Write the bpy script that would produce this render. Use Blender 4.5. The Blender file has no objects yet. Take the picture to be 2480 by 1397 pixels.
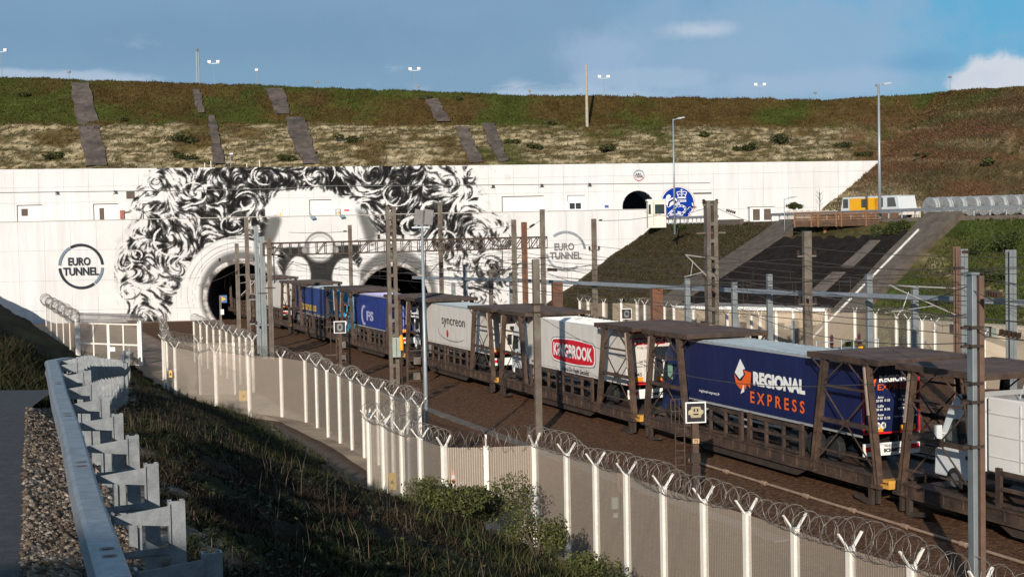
import bpy, math, random
import numpy as np
from mathutils import Vector, Matrix
random.seed(7); rng = np.random.default_rng(7)
scene = bpy.context.scene
COL = scene.collection

# ------------------------------------------------------------------ camera, sky, sun, exposure
F = 3450.0; CAM = np.array([0.0, 0.0, 10.2]); ROLL = 0.020
PT = math.atan(146.0/F)
R0 = np.array([1.0, 0, 0]); U0 = np.array([0, math.sin(PT), math.cos(PT)]); FW = np.array([0, math.cos(PT), -math.sin(PT)])
cr, sr = math.cos(ROLL), math.sin(ROLL)
CR = R0*cr - U0*sr; CU = U0*cr + R0*sr
cam_d = bpy.data.cameras.new('camera'); cam = bpy.data.objects.new('camera', cam_d); COL.objects.link(cam)
cam_d.sensor_width = 36; cam_d.lens = F/2480*36; cam_d.clip_end = 6000; cam_d.clip_start = 0.1
m = Matrix.Identity(4)
for i in range(3):
    m[i][0] = CR[i]; m[i][1] = CU[i]; m[i][2] = -FW[i]; m[i][3] = CAM[i]
cam.matrix_world = m
scene.camera = cam

SUN_AZ = math.radians(9.5); SUN_EL = math.radians(16.5)
world = bpy.data.worlds.new('World'); scene.world = world; world.use_nodes = True
wn = world.node_tree.nodes; wl = world.node_tree.links
for n in list(wn): wn.remove(n)
wo = wn.new('ShaderNodeOutputWorld'); bg = wn.new('ShaderNodeBackground'); bg.inputs[1].default_value = 0.10
sky = wn.new('ShaderNodeTexSky'); sky.sky_type = 'NISHITA'; sky.sun_disc = False
sky.sun_elevation = SUN_EL; sky.sun_rotation = math.radians(180)+SUN_AZ; sky.air_density = 1.0; sky.dust_density = 0.6; sky.ozone_density = 2.2
tc = wn.new('ShaderNodeTexCoord'); mp = wn.new('ShaderNodeMapping'); mp.inputs['Scale'].default_value = (1.0, 1.0, 3.2)
mp.inputs['Location'].default_value = (0.13, 0.0, 0.02)
def cloud(scale, detail, rough, lo, hi, dist=0.3, loc=None):
    n = wn.new('ShaderNodeTexNoise'); n.inputs['Scale'].default_value = scale; n.inputs['Detail'].default_value = detail
    n.inputs['Roughness'].default_value = rough; n.inputs['Distortion'].default_value = dist
    if loc:
        m2 = wn.new('ShaderNodeMapping'); m2.inputs['Location'].default_value = loc; wl.new(mp.outputs[0], m2.inputs[0]); wl.new(m2.outputs[0], n.inputs['Vector'])
    else: wl.new(mp.outputs[0], n.inputs['Vector'])
    r = wn.new('ShaderNodeMapRange'); r.inputs[1].default_value = lo; r.inputs[2].default_value = hi; r.interpolation_type = 'SMOOTHSTEP'
    wl.new(n.outputs['Fac'], r.inputs[0]); return r.outputs[0]
wl.new(tc.outputs['Generated'], mp.inputs[0])
c1 = cloud(4.2, 8, 0.52, 0.36, 0.64, loc=(0.35, 0.0, 0.0))
c2 = cloud(9.0, 10, 0.6, 0.57, 0.72, loc=(3.1, 0.4, 1.0))
mx1 = wn.new('ShaderNodeMixRGB'); mx1.inputs[2].default_value = (1.9, 3.35, 5.0, 1)     # thin grey-blue veil
# veil thicker to the left (west), clearing to the right
sep = wn.new('ShaderNodeSeparateXYZ'); wl.new(tc.outputs['Generated'], sep.inputs[0])
side = wn.new('ShaderNodeMapRange'); side.inputs[1].default_value = 0.42; side.inputs[2].default_value = 0.05; side.interpolation_type = 'SMOOTHSTEP'
wl.new(sep.outputs[0], side.inputs[0])
ad = wn.new('ShaderNodeMath'); ad.operation = 'MULTIPLY_ADD'; ad.inputs[1].default_value = 0.9; wl.new(side.outputs[0], ad.inputs[0]); 
sc1 = wn.new('ShaderNodeMath'); sc1.operation = 'MULTIPLY'; sc1.inputs[1].default_value = 0.45; wl.new(c1, sc1.inputs[0]); wl.new(sc1.outputs[0], ad.inputs[2])
cl = wn.new('ShaderNodeClamp'); cl.inputs[2].default_value = 0.92; wl.new(ad.outputs[0], cl.inputs[0])
wl.new(cl.outputs[0], mx1.inputs[0]); wl.new(sky.outputs[0], mx1.inputs[1])
mx2 = wn.new('ShaderNodeMixRGB'); mx2.inputs[2].default_value = (5.2, 6.0, 7.2, 1)
sc2 = wn.new('ShaderNodeMath'); sc2.operation = 'MULTIPLY'; sc2.inputs[1].default_value = 0.75; wl.new(c2, sc2.inputs[0])
wl.new(sc2.outputs[0], mx2.inputs[0]); wl.new(mx1.outputs[0], mx2.inputs[1])
CLOUD_BASE = mx2
wl.new(bg.outputs[0], wo.inputs[0])

sd = bpy.data.lights.new('sun', 'SUN'); sd.energy = 4.9; sd.angle = math.radians(0.5); sd.color = (1.0, 0.895, 0.77)
so = bpy.data.objects.new('sun', sd); COL.objects.link(so)
SDIR = Vector((math.sin(SUN_AZ)*math.cos(SUN_EL), math.cos(SUN_AZ)*math.cos(SUN_EL), -math.sin(SUN_EL)))
so.rotation_euler = SDIR.to_track_quat('-Z', 'Y').to_euler(); so.location = (-60, -200, 120)
scene.view_settings.view_transform = 'Standard'; scene.view_settings.look = 'None'
scene.view_settings.exposure = 0.0; scene.view_settings.gamma = 1.0; scene.view_settings.use_curve_mapping = False
scene.cycles.transparent_max_bounces = 24; scene.cycles.max_bounces = 6

# ------------------------------------------------------------------ measuring helpers (photo pixel <-> place)
def ray(px, py):
    dx, dy = px-1240, py-698.5
    v = CR*dx - CU*dy + FW*F
    return v/v[1]
def at(px, py, Z): return CAM + ray(px, py)*Z           # point seen at a pixel, Z metres ahead
def atz(px, py, z):                                      # point seen at a pixel, at height z
    r = ray(px, py); return CAM + r*((z-10.2)/r[2])
def proj(P):
    v = np.asarray(P)-CAM; d = v@FW
    return 1240+F*(v@CR)/d, 698.5-F*(v@CU)/d

# separate clouds standing in fixed directions of the sky
last = CLOUD_BASE.outputs[0]
nz = wn.new('ShaderNodeTexNoise'); nz.inputs['Scale'].default_value = 16; nz.inputs['Detail'].default_value = 9; nz.inputs['Roughness'].default_value = .62; wl.new(tc.outputs['Generated'], nz.inputs['Vector'])
for (px, py, rx, ry, colr, amt, soft) in ((2350,40,700,210,(1.05,4.1,6.6),.85,1.0),(1860,125,420,150,(3.1,4.5,6.2),.75,.7),(1000,60,900,120,(2.3,3.7,5.4),.4,1.0),(2405,205,95,62,(6.6,6.9,7.6),.95,.35),(2340,258,190,30,(5.2,6.2,7.4),.7,.5),(1700,74,75,22,(5.6,6.3,7.4),.7,.9),
      (70,196,300,26,(4.6,5.6,6.9),.8,.45),(1330,240,240,26,(4.2,5.5,7.0),.75,.5),(1440,140,110,70,(3.8,5.0,6.8),.5,.8),(2240,150,80,26,(1.5,3.6,5.8),.6,.7),(560,90,600,70,(1.7,3.0,4.6),.5,.9),(1950,205,300,30,(3.6,4.9,6.6),.6,.8),(1560,190,200,24,(4.0,5.2,6.8),.5,.6)):
    c_ = ray(px, py); c_ = c_/np.linalg.norm(c_)
    sb = wn.new('ShaderNodeVectorMath'); sb.operation = 'SUBTRACT'; wl.new(tc.outputs['Generated'], sb.inputs[0]); sb.inputs[1].default_value = tuple(c_)
    ml = wn.new('ShaderNodeVectorMath'); ml.operation = 'MULTIPLY'; wl.new(sb.outputs[0], ml.inputs[0]); ml.inputs[1].default_value = (F/rx, F/rx*.5, F/ry)
    ln = wn.new('ShaderNodeVectorMath'); ln.operation = 'LENGTH'; wl.new(ml.outputs[0], ln.inputs[0])
    ma = wn.new('ShaderNodeMath'); ma.operation = 'MULTIPLY_ADD'; wl.new(nz.outputs['Fac'], ma.inputs[0]); ma.inputs[1].default_value = -2.4; wl.new(ln.outputs['Value'], ma.inputs[2])
    mr = wn.new('ShaderNodeMapRange'); mr.interpolation_type = 'SMOOTHSTEP'; mr.inputs[1].default_value = -.25+soft*.55; mr.inputs[2].default_value = -.25-soft*.75; mr.inputs[3].default_value = 0; mr.inputs[4].default_value = amt; wl.new(ma.outputs[0], mr.inputs[0])
    mx = wn.new('ShaderNodeMixRGB'); mx.inputs[2].default_value = (*colr, 1); wl.new(mr.outputs[0], mx.inputs[0]); wl.new(last, mx.inputs[1]); last = mx.outputs[0]
wl.new(last, bg.inputs[0])

# ------------------------------------------------------------------ materials
MATS = {}
def mat(name, c, rough=0.6, metal=0.0, var=0.25, scale=3.0, bump=0.0, bscale=30.0, attr=False, spec=0.4, c2=None, detail=6, stretch=None):
    if name in MATS: return MATS[name]
    M = bpy.data.materials.new(name); M.use_nodes = True; nt = M.node_tree; N = nt.nodes; L = nt.links
    b = N['Principled BSDF']; b.inputs['Roughness'].default_value = rough; b.inputs['Metallic'].default_value = metal
    b.inputs['Specular IOR Level'].default_value = spec
    g = N.new('ShaderNodeNewGeometry'); pos = g.outputs['Position']
    if stretch:
        mm = N.new('ShaderNodeMapping'); mm.inputs['Scale'].default_value = stretch; L.new(pos, mm.inputs[0]); pos = mm.outputs[0]
    n = N.new('ShaderNodeTexNoise'); n.inputs['Scale'].default_value = scale; n.inputs['Detail'].default_value = detail; n.inputs['Roughness'].default_value = 0.65
    L.new(pos, n.inputs['Vector'])
    r = N.new('ShaderNodeMapRange'); r.inputs[1].default_value = 0.3; r.inputs[2].default_value = 0.7
    r.inputs[3].default_value = 1-var; r.inputs[4].default_value = 1+var*0.7
    L.new(n.outputs['Fac'], r.inputs[0])
    mul = N.new('ShaderNodeVectorMath'); mul.operation = 'SCALE'; L.new(r.outputs[0], mul.inputs['Scale'])
    if attr:
        a = N.new('ShaderNodeAttribute'); a.attribute_name = 'Col'; L.new(a.outputs['Color'], mul.inputs[0])
    elif c2:
        n2 = N.new('ShaderNodeTexNoise'); n2.inputs['Scale'].default_value = scale*0.37; n2.inputs['Detail'].default_value = 8; L.new(pos, n2.inputs['Vector'])
        r2 = N.new('ShaderNodeMapRange'); r2.inputs[1].default_value = 0.42; r2.inputs[2].default_value = 0.62; L.new(n2.outputs['Fac'], r2.inputs[0])
        mx = N.new('ShaderNodeMixRGB'); mx.inputs[1].default_value = (*c, 1); mx.inputs[2].default_value = (*c2, 1); L.new(r2.outputs[0], mx.inputs[0])
        L.new(mx.outputs[0], mul.inputs[0])
    else: mul.inputs[0].default_value = c
    L.new(mul.outputs[0], b.inputs['Base Color'])
    if bump:
        n3 = N.new('ShaderNodeTexNoise'); n3.inputs['Scale'].default_value = bscale; n3.inputs['Detail'].default_value = 4; L.new(pos, n3.inputs['Vector'])
        bp = N.new('ShaderNodeBump'); bp.inputs['Strength'].default_value = bump; bp.inputs['Distance'].default_value = 0.05
        L.new(n3.outputs['Fac'], bp.inputs['Height']); L.new(bp.outputs[0], b.inputs['Normal'])
    MATS[name] = M; return M

def mesh_fence_mat(name, c, alpha):
    M = bpy.data.materials.new(name); M.use_nodes = True; N = M.node_tree.nodes; L = M.node_tree.links
    b = N['Principled BSDF']; b.inputs['Base Color'].default_value = (*c, 1); b.inputs['Roughness'].default_value = 0.55
    t = N.new('ShaderNodeBsdfTransparent'); mx = N.new('ShaderNodeMixShader'); mx.inputs[0].default_value = alpha
    L.new(t.outputs[0], mx.inputs[1]); L.new(b.outputs[0], mx.inputs[2]); L.new(mx.outputs[0], N['Material Output'].inputs[0])
    return M

WHITE = mat('white_wall_paint', (0.63, 0.632, 0.635), 0.8, spec=.15, var=0.13, scale=0.9, stretch=(1, 1, .10))
MURAL = mat('mural_paint', (1, 1, 1), 0.9, spec=.05, var=0.08, scale=0.5, attr=True)
GREYPAINT = mat('grey_logo_paint', (0.03, 0.036, 0.045), 0.8, spec=.1, var=0.1)
GREYPAINT2 = mat('slate_logo_paint', (0.12, 0.17, 0.22), 0.6, var=0.1)
BLUEPAINT = mat('emblem_blue_paint', (0.004, 0.036, 0.27), 0.85, spec=.08, var=0.08)
REDPAINT = mat('emblem_red_paint', (0.6, 0.03, 0.03), 0.6, var=0.08)
CONC = mat('weathered_concrete', (0.33, 0.29, 0.24), 0.9, var=0.3, scale=0.8, bump=0.3, bscale=6)
CONCD = mat('dark_concrete', (0.13, 0.105, 0.085), 0.95, var=0.35, scale=0.9, bump=0.3, bscale=5)
BEIGE = mat('beige_render', (0.40, 0.32, 0.23), 0.9, var=0.2, scale=0.5)
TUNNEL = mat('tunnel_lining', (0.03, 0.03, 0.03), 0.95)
DARK = mat('recess_shadow', (0.05, 0.048, 0.045), 0.95)
VENT = mat('vent_grille', (0.10, 0.075, 0.06), 0.7)
BROWN = mat('brown_wagon_steel', (0.092, 0.057, 0.040), 0.65, 0.1, var=0.45, scale=2.6, c2=(0.055, 0.038, 0.030), bump=.15, bscale=20)
ROOFB = mat('brown_roof_sheet', (0.092, 0.066, 0.058), 0.6, 0.1, var=0.35, scale=2.6, c2=(0.068, 0.05, 0.046))
BRDARK = mat('underframe_dark', (0.045, 0.032, 0.024), 0.8, var=0.4, scale=2)  # darkest brown, for underframe, bogies, brackets and small boxes
BRIGHT = mat('polished_strip', (0.75, 0.60, 0.50), 0.3, 0.7, var=0.15)
RUST = mat('rusty_steel', (0.17, 0.075, 0.04), 0.8, var=0.35, scale=2.5, c2=(0.11, 0.065, 0.045))
MASTG = mat('weathered_mast_steel', (0.17, 0.15, 0.12), 0.7, 0.2, var=0.3, scale=2, c2=(0.13, 0.1, 0.08))
MASTB = mat('galvanised_blue_grey', (0.22, 0.25, 0.26), 0.5, 0.25, var=0.18, scale=1.5)
MASTR = mat('red_brown_mast_paint', (0.14, 0.085, 0.06), 0.7, var=0.3, scale=2)
GALV = mat('galvanised_rail', (0.27, 0.29, 0.305), 0.5, 0.35, var=0.32, scale=7, bump=0.08, bscale=60)
RAILHOLE = mat('rust_slot', (0.18, 0.09, 0.05), 0.8)
FPOST = mat('cream_post_paint', (0.82, 0.78, 0.71), 0.55, var=0.1, scale=2.5)
FWIRE = mat('fence_wire', (0.54, 0.46, 0.38), 0.5, 0.2, var=0.1)
RAZOR = mat('razor_wire_steel', (0.20, 0.185, 0.17), 0.5, 0.3, var=0.3, scale=5)
FMESH = mesh_fence_mat('woven_fence_mesh', (0.58, 0.49, 0.40), 0.36)
FMESHF = mesh_fence_mat('woven_fence_mesh_far', (0.56, 0.46, 0.35), 0.36)
BALLAST = mat('rusty_ballast', (0.17, 0.088, 0.050), 0.97, spec=.05, var=0.75, scale=11, bump=1.0, bscale=14, c2=(0.10, 0.055, 0.034))
ASPH = mat('asphalt', (0.062, 0.062, 0.066), 0.9, var=0.35, scale=14, bump=0.5, bscale=60, c2=(0.048, 0.048, 0.052))
ROADTAN = mat('dusty_service_road', (0.36, 0.27, 0.185), 0.95, spec=.1, var=0.3, scale=0.7, c2=(0.24, 0.18, 0.13), bump=.4, bscale=9)
SOIL = mat('dark_soil', (1, 1, 1), 0.97, spec=.05, var=0.5, scale=5, bump=0.8, bscale=12, attr=True)
HILLM = mat('hillside', (1, 1, 1), 0.97, spec=.05, var=0.5, scale=1.7, bump=0.9, bscale=3.0, attr=True, detail=10)
STONE = mat('gravel_stone', (0.30, 0.26, 0.22), 0.9, var=0.5, scale=9)
GRASSM = mat('grass_blades', (1, 1, 1), 0.85, var=0.4, scale=2.0, attr=True, spec=0.1)
LEAFM = mat('leaves', (1, 1, 1), 0.7, var=0.35, scale=3.0, attr=True, spec=0.2)
BARK = mat('bark', (0.09, 0.07, 0.05), 0.95)
STEM = mat('dry_stem', (0.20, 0.15, 0.10), 0.9, var=0.3)
NAVY = mat('navy_curtain', (0.010, 0.017, 0.075), 0.38, var=0.18, scale=1.2, bump=0.12, bscale=2.5, stretch=(1, 1, .25))
BLUECF = mat('royal_blue_curtain', (0.020, 0.042, 0.21), 0.6, spec=.2, var=0.2, scale=1.0, bump=0.1, bscale=2)
BLUEIN = mat('mid_blue_curtain', (0.018, 0.050, 0.20), 0.6, spec=.2, var=0.2, scale=1.0, bump=0.1, bscale=2)
CYAN = mat('cyan_cab_paint', (0.01, 0.33, 0.62), 0.35, var=0.08)
TWHITE = mat('white_trailer_panel', (0.66, 0.63, 0.58), 0.4, var=0.14, scale=1.6, stretch=(1, 1, .3))
TWHITE2 = mat('white_box_body', (0.76, 0.75, 0.72), 0.35, var=0.06, scale=0.9)
TROOF = mat('trailer_roof_sheet', (0.36, 0.42, 0.45), 0.4, 0.2, var=0.12, scale=2)
CABW = mat('white_cab_paint', (0.62, 0.66, 0.68), 0.3, var=0.05)
CABN = mat('navy_cab_paint', (0.012, 0.025, 0.09), 0.22, var=0.05)
GLASS = mat('dark_glass', (0.02, 0.03, 0.03), 0.06, spec=0.9, var=0.1)
GLASSG = mat('green_sunlit_visor', (0.25, 0.45, 0.36), 0.2, var=0.1)
TYRE = mat('tyre_rubber', (0.02, 0.02, 0.02), 0.8)
RIM = mat('wheel_rim', (0.35, 0.36, 0.37), 0.35, 0.7)
BLACKP = mat('black_plastic', (0.02, 0.02, 0.022), 0.6)
ALU = mat('aluminium_edge', (0.6, 0.62, 0.63), 0.35, 0.5, var=0.1)
PWHITE = mat('print_white', (0.85, 0.85, 0.83), 0.5, var=0.04)
PORANGE = mat('print_orange', (0.80, 0.13, 0.02), 0.5, var=0.05)
PRED = mat('print_red', (0.62, 0.012, 0.025), 0.45, var=0.06)
PBLACK = mat('print_black', (0.02, 0.02, 0.02), 0.6)
PGREY = mat('print_grey', (0.2, 0.2, 0.2), 0.6)
PLILAC = mat('print_lilac', (0.42, 0.42, 0.62), 0.6)
PYEL = mat('print_yellow', (0.62, 0.40, 0.04), 0.5, var=0.1)
PBLUE = mat('print_blue', (0.02, 0.06, 0.35), 0.5)
REFL_O = mat('reflector_orange', (0.95, 0.36, 0.02), 0.4)
REFL_R = mat('reflector_red', (0.75, 0.02, 0.02), 0.35)
YELBLK = mat('ochre_step_paint', (0.62, 0.32, 0.06), 0.6, var=0.2)
YELLOW = mat('yellow_vehicle_paint', (0.85, 0.42, 0.01), 0.35, var=0.06)
TIMBER = mat('brown_timber', (0.24, 0.125, 0.06), 0.8, var=0.35, scale=3)
TIMBERD = mat('dark_timber', (0.12, 0.07, 0.045), 0.85, var=0.35, scale=3)
DRUM = mat('pale_drum_wood', (0.40, 0.43, 0.45), 0.6, var=0.22, scale=3)
DRUMD = mat('drum_band_gap_shade', (0.22, 0.20, 0.18), 0.7, var=0.2)
POLE = mat('lamp_pole_steel', (0.33, 0.38, 0.41), 0.45, 0.35, var=0.1)
POLEW = mat('weathered_pole', (0.38, 0.34, 0.27), 0.7, var=0.2)
WIRE = mat('wire_dark', (0.11, 0.09, 0.07), 0.6, 0.3)
INSUL = mat('brown_insulator', (0.06, 0.035, 0.025), 0.35)
BEAMB = mat('blue_grey_beam', (0.26, 0.30, 0.34), 0.5, 0.2, var=0.15)
GREENB = mat('green_grey_cabinet', (0.28, 0.33, 0.30), 0.6, var=0.15)
GEOT = mat('black_geotextile', (0.022, 0.018, 0.016), 0.97, spec=.05, var=0.45, scale=1.5, bump=0.6, bscale=2.0)
CHUTE = mat('slope_concrete', (0.125, 0.102, 0.082), 0.95, spec=.1, var=0.35, scale=1.3, bump=0.4, bscale=4)
LAMPW = mat('lamp_head_white', (0.8, 0.8, 0.8), 0.4)
TARP = mat('brown_load_cover', (0.36, 0.13, 0.04), 0.8)

# ------------------------------------------------------------------ mesh helpers
class MB:
    def __init__(s): s.v = []; s.f = []
    def add(s, vs, fs):
        o = len(s.v); s.v += [tuple(map(float, p)) for p in vs]; s.f += [tuple(i+o for i in f) for f in fs]; return s
    BF = [(0,3,2,1),(4,5,6,7),(0,1,5,4),(1,2,6,5),(2,3,7,6),(3,0,4,7)]
    def box(s, c, d, R=None):
        vs = []
        for z in (-.5,.5):
            for x,y in ((-.5,-.5),(.5,-.5),(.5,.5),(-.5,.5)):
                p = Vector((x*d[0], y*d[1], z*d[2]))
                if R: p = R @ p
                vs.append((p.x+c[0], p.y+c[1], p.z+c[2]))
        return s.add(vs, MB.BF)
    def b2(s, a, b): return s.box([(a[i]+b[i])/2 for i in range(3)], [abs(b[i]-a[i]) for i in range(3)])
    def bar(s, p0, p1, w, h=None, up=(0,0,1)):
        h = h or w; p0 = Vector(p0); p1 = Vector(p1); d = (p1-p0)
        if d.length < 1e-6: return s
        d.normalize(); up = Vector(up)
        if abs(d.dot(up)) > .99: up = Vector((0,1,0)) if abs(d.y) < .9 else Vector((1,0,0))
        x = d.cross(up).normalized(); y = x.cross(d).normalized()
        vs = [p + x*(a*w/2) + y*(b*h/2) for p in (p0,p1) for a,b in ((-1,-1),(1,-1),(1,1),(-1,1))]
        return s.add(vs, [(0,3,2,1),(4,5,6,7),(0,1,5,4),(1,2,6,5),(2,3,7,6),(3,0,4,7)])
    def tube(s, pts, r, n=5, cap=True, r2=None):
        P = [Vector(p) for p in pts]; k = len(P); vs = []; prev = None
        for i,p in enumerate(P):
            d = (P[min(i+1,k-1)]-P[max(i-1,0)]).normalized()
            ref = Vector((0,0,1)) if abs(d.z) < .9 else Vector((1,0,0))
            x = d.cross(ref).normalized(); y = d.cross(x)
            rr = r if r2 is None else r+(r2-r)*i/(k-1)
            for j in range(n):
                a = 2*math.pi*j/n; vs.append(p + (x*math.cos(a)+y*math.sin(a))*rr)
        fs = [(i*n+j, i*n+(j+1)%n, (i+1)*n+(j+1)%n, (i+1)*n+j) for i in range(k-1) for j in range(n)]
        if cap: fs += [tuple(range(n))[::-1], tuple((k-1)*n+j for j in range(n))]
        return s.add(vs, fs)
    def cyl(s, p0, p1, r, n=12, r2=None): return s.tube([p0,p1], r, n, True, r2)
    def lathe(s, c, prof, n=16, axis='z'):
        vs = []
        for rr,h in prof:
            for j in range(n):
                a = 2*math.pi*j/n; q = (rr*math.cos(a), rr*math.sin(a), h)
                if axis == 'x': q = (h, q[0], q[1])
                if axis == 'y': q = (q[0], h, q[1])
                vs.append((q[0]+c[0], q[1]+c[1], q[2]+c[2]))
        k = len(prof)
        fs = [(i*n+j, i*n+(j+1)%n, (i+1)*n+(j+1)%n, (i+1)*n+j) for i in range(k-1) for j in range(n)]
        fs += [tuple(range(n))[::-1], tuple((k-1)*n+j for j in range(n))]
        return s.add(vs, fs)
    def prism(s, poly, o, xd, yd, depth):            # polygon in the plane (xd,yd) through o, thickened along depth
        o = Vector(o); xd = Vector(xd); yd = Vector(yd); dp = Vector(depth); n = len(poly)
        vs = [o+xd*a+yd*b for a,b in poly] + [o+xd*a+yd*b+dp for a,b in poly]
        fs = [tuple(range(n))[::-1], tuple(range(n,2*n))] + [(i,(i+1)%n,n+(i+1)%n,n+i) for i in range(n)]
        return s.add(vs, fs)
    def mesh(s, name):
        me = bpy.data.meshes.new(name); me.from_pydata(s.v, [], s.f); me.update(); return me
    def build(s, name, material, parent=None, smooth=False, bevel=0):
        return link(name, s.mesh(name), material, parent, smooth, bevel)

def link(name, me, material, parent=None, smooth=False, bevel=0):
    o = bpy.data.objects.new(name, me); COL.objects.link(o)
    if material and not me.materials: me.materials.append(material)
    if parent: o.parent = parent
    if smooth: me.polygons.foreach_set('use_smooth', [True]*len(me.polygons))
    if bevel:
        b = o.modifiers.new('bevel', 'BEVEL'); b.width = bevel; b.segments = 2; b.limit_method = 'ANGLE'
    return o
def npmesh(name, V, Fc, material, parent=None, col=None, smooth=False):
    V = np.asarray(V, np.float32); Fc = np.asarray(Fc, np.int32); k = Fc.shape[1]; me = bpy.data.meshes.new(name)
    me.vertices.add(len(V)); me.vertices.foreach_set('co', V.ravel())
    me.loops.add(Fc.size); me.loops.foreach_set('vertex_index', Fc.ravel())
    me.polygons.add(len(Fc)); me.polygons.foreach_set('loop_start', np.arange(len(Fc), dtype=np.int32)*k)
    try: me.polygons.foreach_set('loop_total', np.full(len(Fc), k, np.int32))
    except Exception: pass
    me.update(calc_edges=True)
    if col is not None:
        a = me.color_attributes.new('Col', 'FLOAT_COLOR', 'POINT'); c4 = np.ones((len(V), 4), np.float32); c4[:, :3] = col
        a.data.foreach_set('color', c4.ravel())
    if smooth: me.polygons.foreach_set('use_smooth', np.ones(len(Fc), bool))
    return link(name, me, material, parent)
def tag(o, label=None, cat=None, group=None, kind=None):
    if label: o['label'] = label
    if cat: o['category'] = cat
    if group: o['group'] = group
    if kind: o['kind'] = kind
    return o
def thing(name, label, cat, loc=(0,0,0), rz=0, group=None):
    o = bpy.data.objects.new(name, None); COL.objects.link(o); o.location = [float(a) for a in loc]; o.rotation_euler = (0,0,rz); o.empty_display_size = .3
    return tag(o, label, cat, group)
def structure(o): o['kind'] = 'structure'; return o
CHILD = {}
def copy_tree(o, parent=None):
    kids = [c for c in o.children]
    c = o.copy(); COL.objects.link(c); c.parent = parent
    for ch in kids: copy_tree(ch, c)
    return c

_txt = {}
def text_mesh(s, bold):
    if (s, bold) in _txt: return _txt[(s, bold)]
    cu = bpy.data.curves.new('lettering', 'FONT'); cu.body = s; cu.offset = bold; cu.resolution_u = 3; cu.fill_mode = 'FRONT'
    o = bpy.data.objects.new('lettering', cu); COL.objects.link(o)
    dg = bpy.context.evaluated_depsgraph_get(); me = bpy.data.meshes.new_from_object(o.evaluated_get(dg))
    V = np.array([v.co[:] for v in me.vertices]); P = [tuple(p.vertices) for p in me.polygons]
    bpy.data.objects.remove(o); bpy.data.curves.remove(cu); bpy.data.meshes.remove(me)
    lo = V.min(0); hi = V.max(0); V = (V-lo)/np.maximum(hi-lo, 1e-6)
    _txt[(s, bold)] = (V, P); return V, P
def lettering(s, o, xd, up, w, h, material, parent, bold=0.0, name='lettering', shear=0.0):
    V, P = text_mesh(s, bold); o = np.array(o, float); xd = np.array(xd, float); up = np.array(up, float)
    pts = o + np.outer(V[:,0]*w+V[:,1]*h*shear, xd) + np.outer(V[:,1]*h, up)
    me = bpy.data.meshes.new(name); me.from_pydata([tuple(map(float, p)) for p in pts], [], P); me.update()
    return link(name, me, material, parent)

def hsh(ix, iy, seed):
    h = (ix.astype(np.int64)*374761393 + iy.astype(np.int64)*668265263 + seed*1442695041) & 0xFFFFFFFF
    h = ((h ^ (h >> 13))*1274126177) & 0xFFFFFFFF
    return ((h ^ (h >> 16)) & 0xFFFF)/65535.0
def vn(x, y, seed=0):
    x = np.asarray(x, float); y = np.asarray(y, float); ix = np.floor(x); iy = np.floor(y); fx = x-ix; fy = y-iy
    fx = fx*fx*(3-2*fx); fy = fy*fy*(3-2*fy)
    a = hsh(ix, iy, seed); b = hsh(ix+1, iy, seed); c = hsh(ix, iy+1, seed); d = hsh(ix+1, iy+1, seed)
    return (a*(1-fx)+b*fx)*(1-fy) + (c*(1-fx)+d*fx)*fy
def fbm(x, y, seed=0, o=4):
    s = 0; a = .5; t = 0
    for i in range(o): s = s + a*vn(x*2**i, y*2**i, seed+i*17); t += a; a *= .55
    return s/t
def grid_faces(nr, nc):
    i = np.arange((nr-1)*(nc-1)); r = i//(nc-1); c = i%(nc-1); a = r*nc+c
    return np.stack([a, a+1, a+nc+1, a+nc], 1)
def sm(x, a, b): t = np.clip((x-a)/(b-a), 0, 1); return t*t*(3-2*t)
def mixc(a, b, t): t = np.asarray(t)[..., None]; return np.array(a)*(1-t)+np.array(b)*t

# track frame: origin at the near end of the rake, +y towards the tunnel, +x to the right of the track
TD = np.array([-.355, .935]); TD = TD/np.linalg.norm(TD); RD = np.array([TD[1], -TD[0]]); PHI = math.atan2(RD[1], RD[0])
TO = np.array([13.33, 49.4]) + RD*2.04
def trk(x, s, z=0.0): p = TO + RD*x + TD*s; return (float(p[0]), float(p[1]), float(z))
# ------------------------------------------------------------------ ground sheets
g = MB(); g.add([(-3000,-600,-.45),(3000,-600,-.45),(3000,176,-.45),(-3000,176,-.45)], [(0,1,2,3)])
structure(g.build('ground', mat('trackside_earth', (0.10, 0.07, 0.05), 0.95, var=0.3, scale=0.6, bump=.5, bscale=6)))
# ballast field with uneven surface
nx, ny = 150, 330
X, Y = np.meshgrid(np.linspace(-15, 36, nx), np.linspace(-70, 130, ny))   # track frame
Z = -.12 + .10*fbm(X*.8, Y*.8, 3) + .07*fbm(X*3, Y*3, 5)
for tx in (0.0, 5.6, 11.2, 16.8): Z += .10*np.exp(-((X-tx)/1.7)**4)
W = TO + X[...,None]*RD + Y[...,None]*TD
keep = (W[...,1] < 171.7)
V = np.concatenate([W, Z[...,None]], -1).reshape(-1,3); Fc = grid_faces(ny, nx); kk = keep.ravel()[Fc].all(1)
structure(npmesh('ballast', V, Fc[kk], BALLAST, smooth=True))

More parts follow.
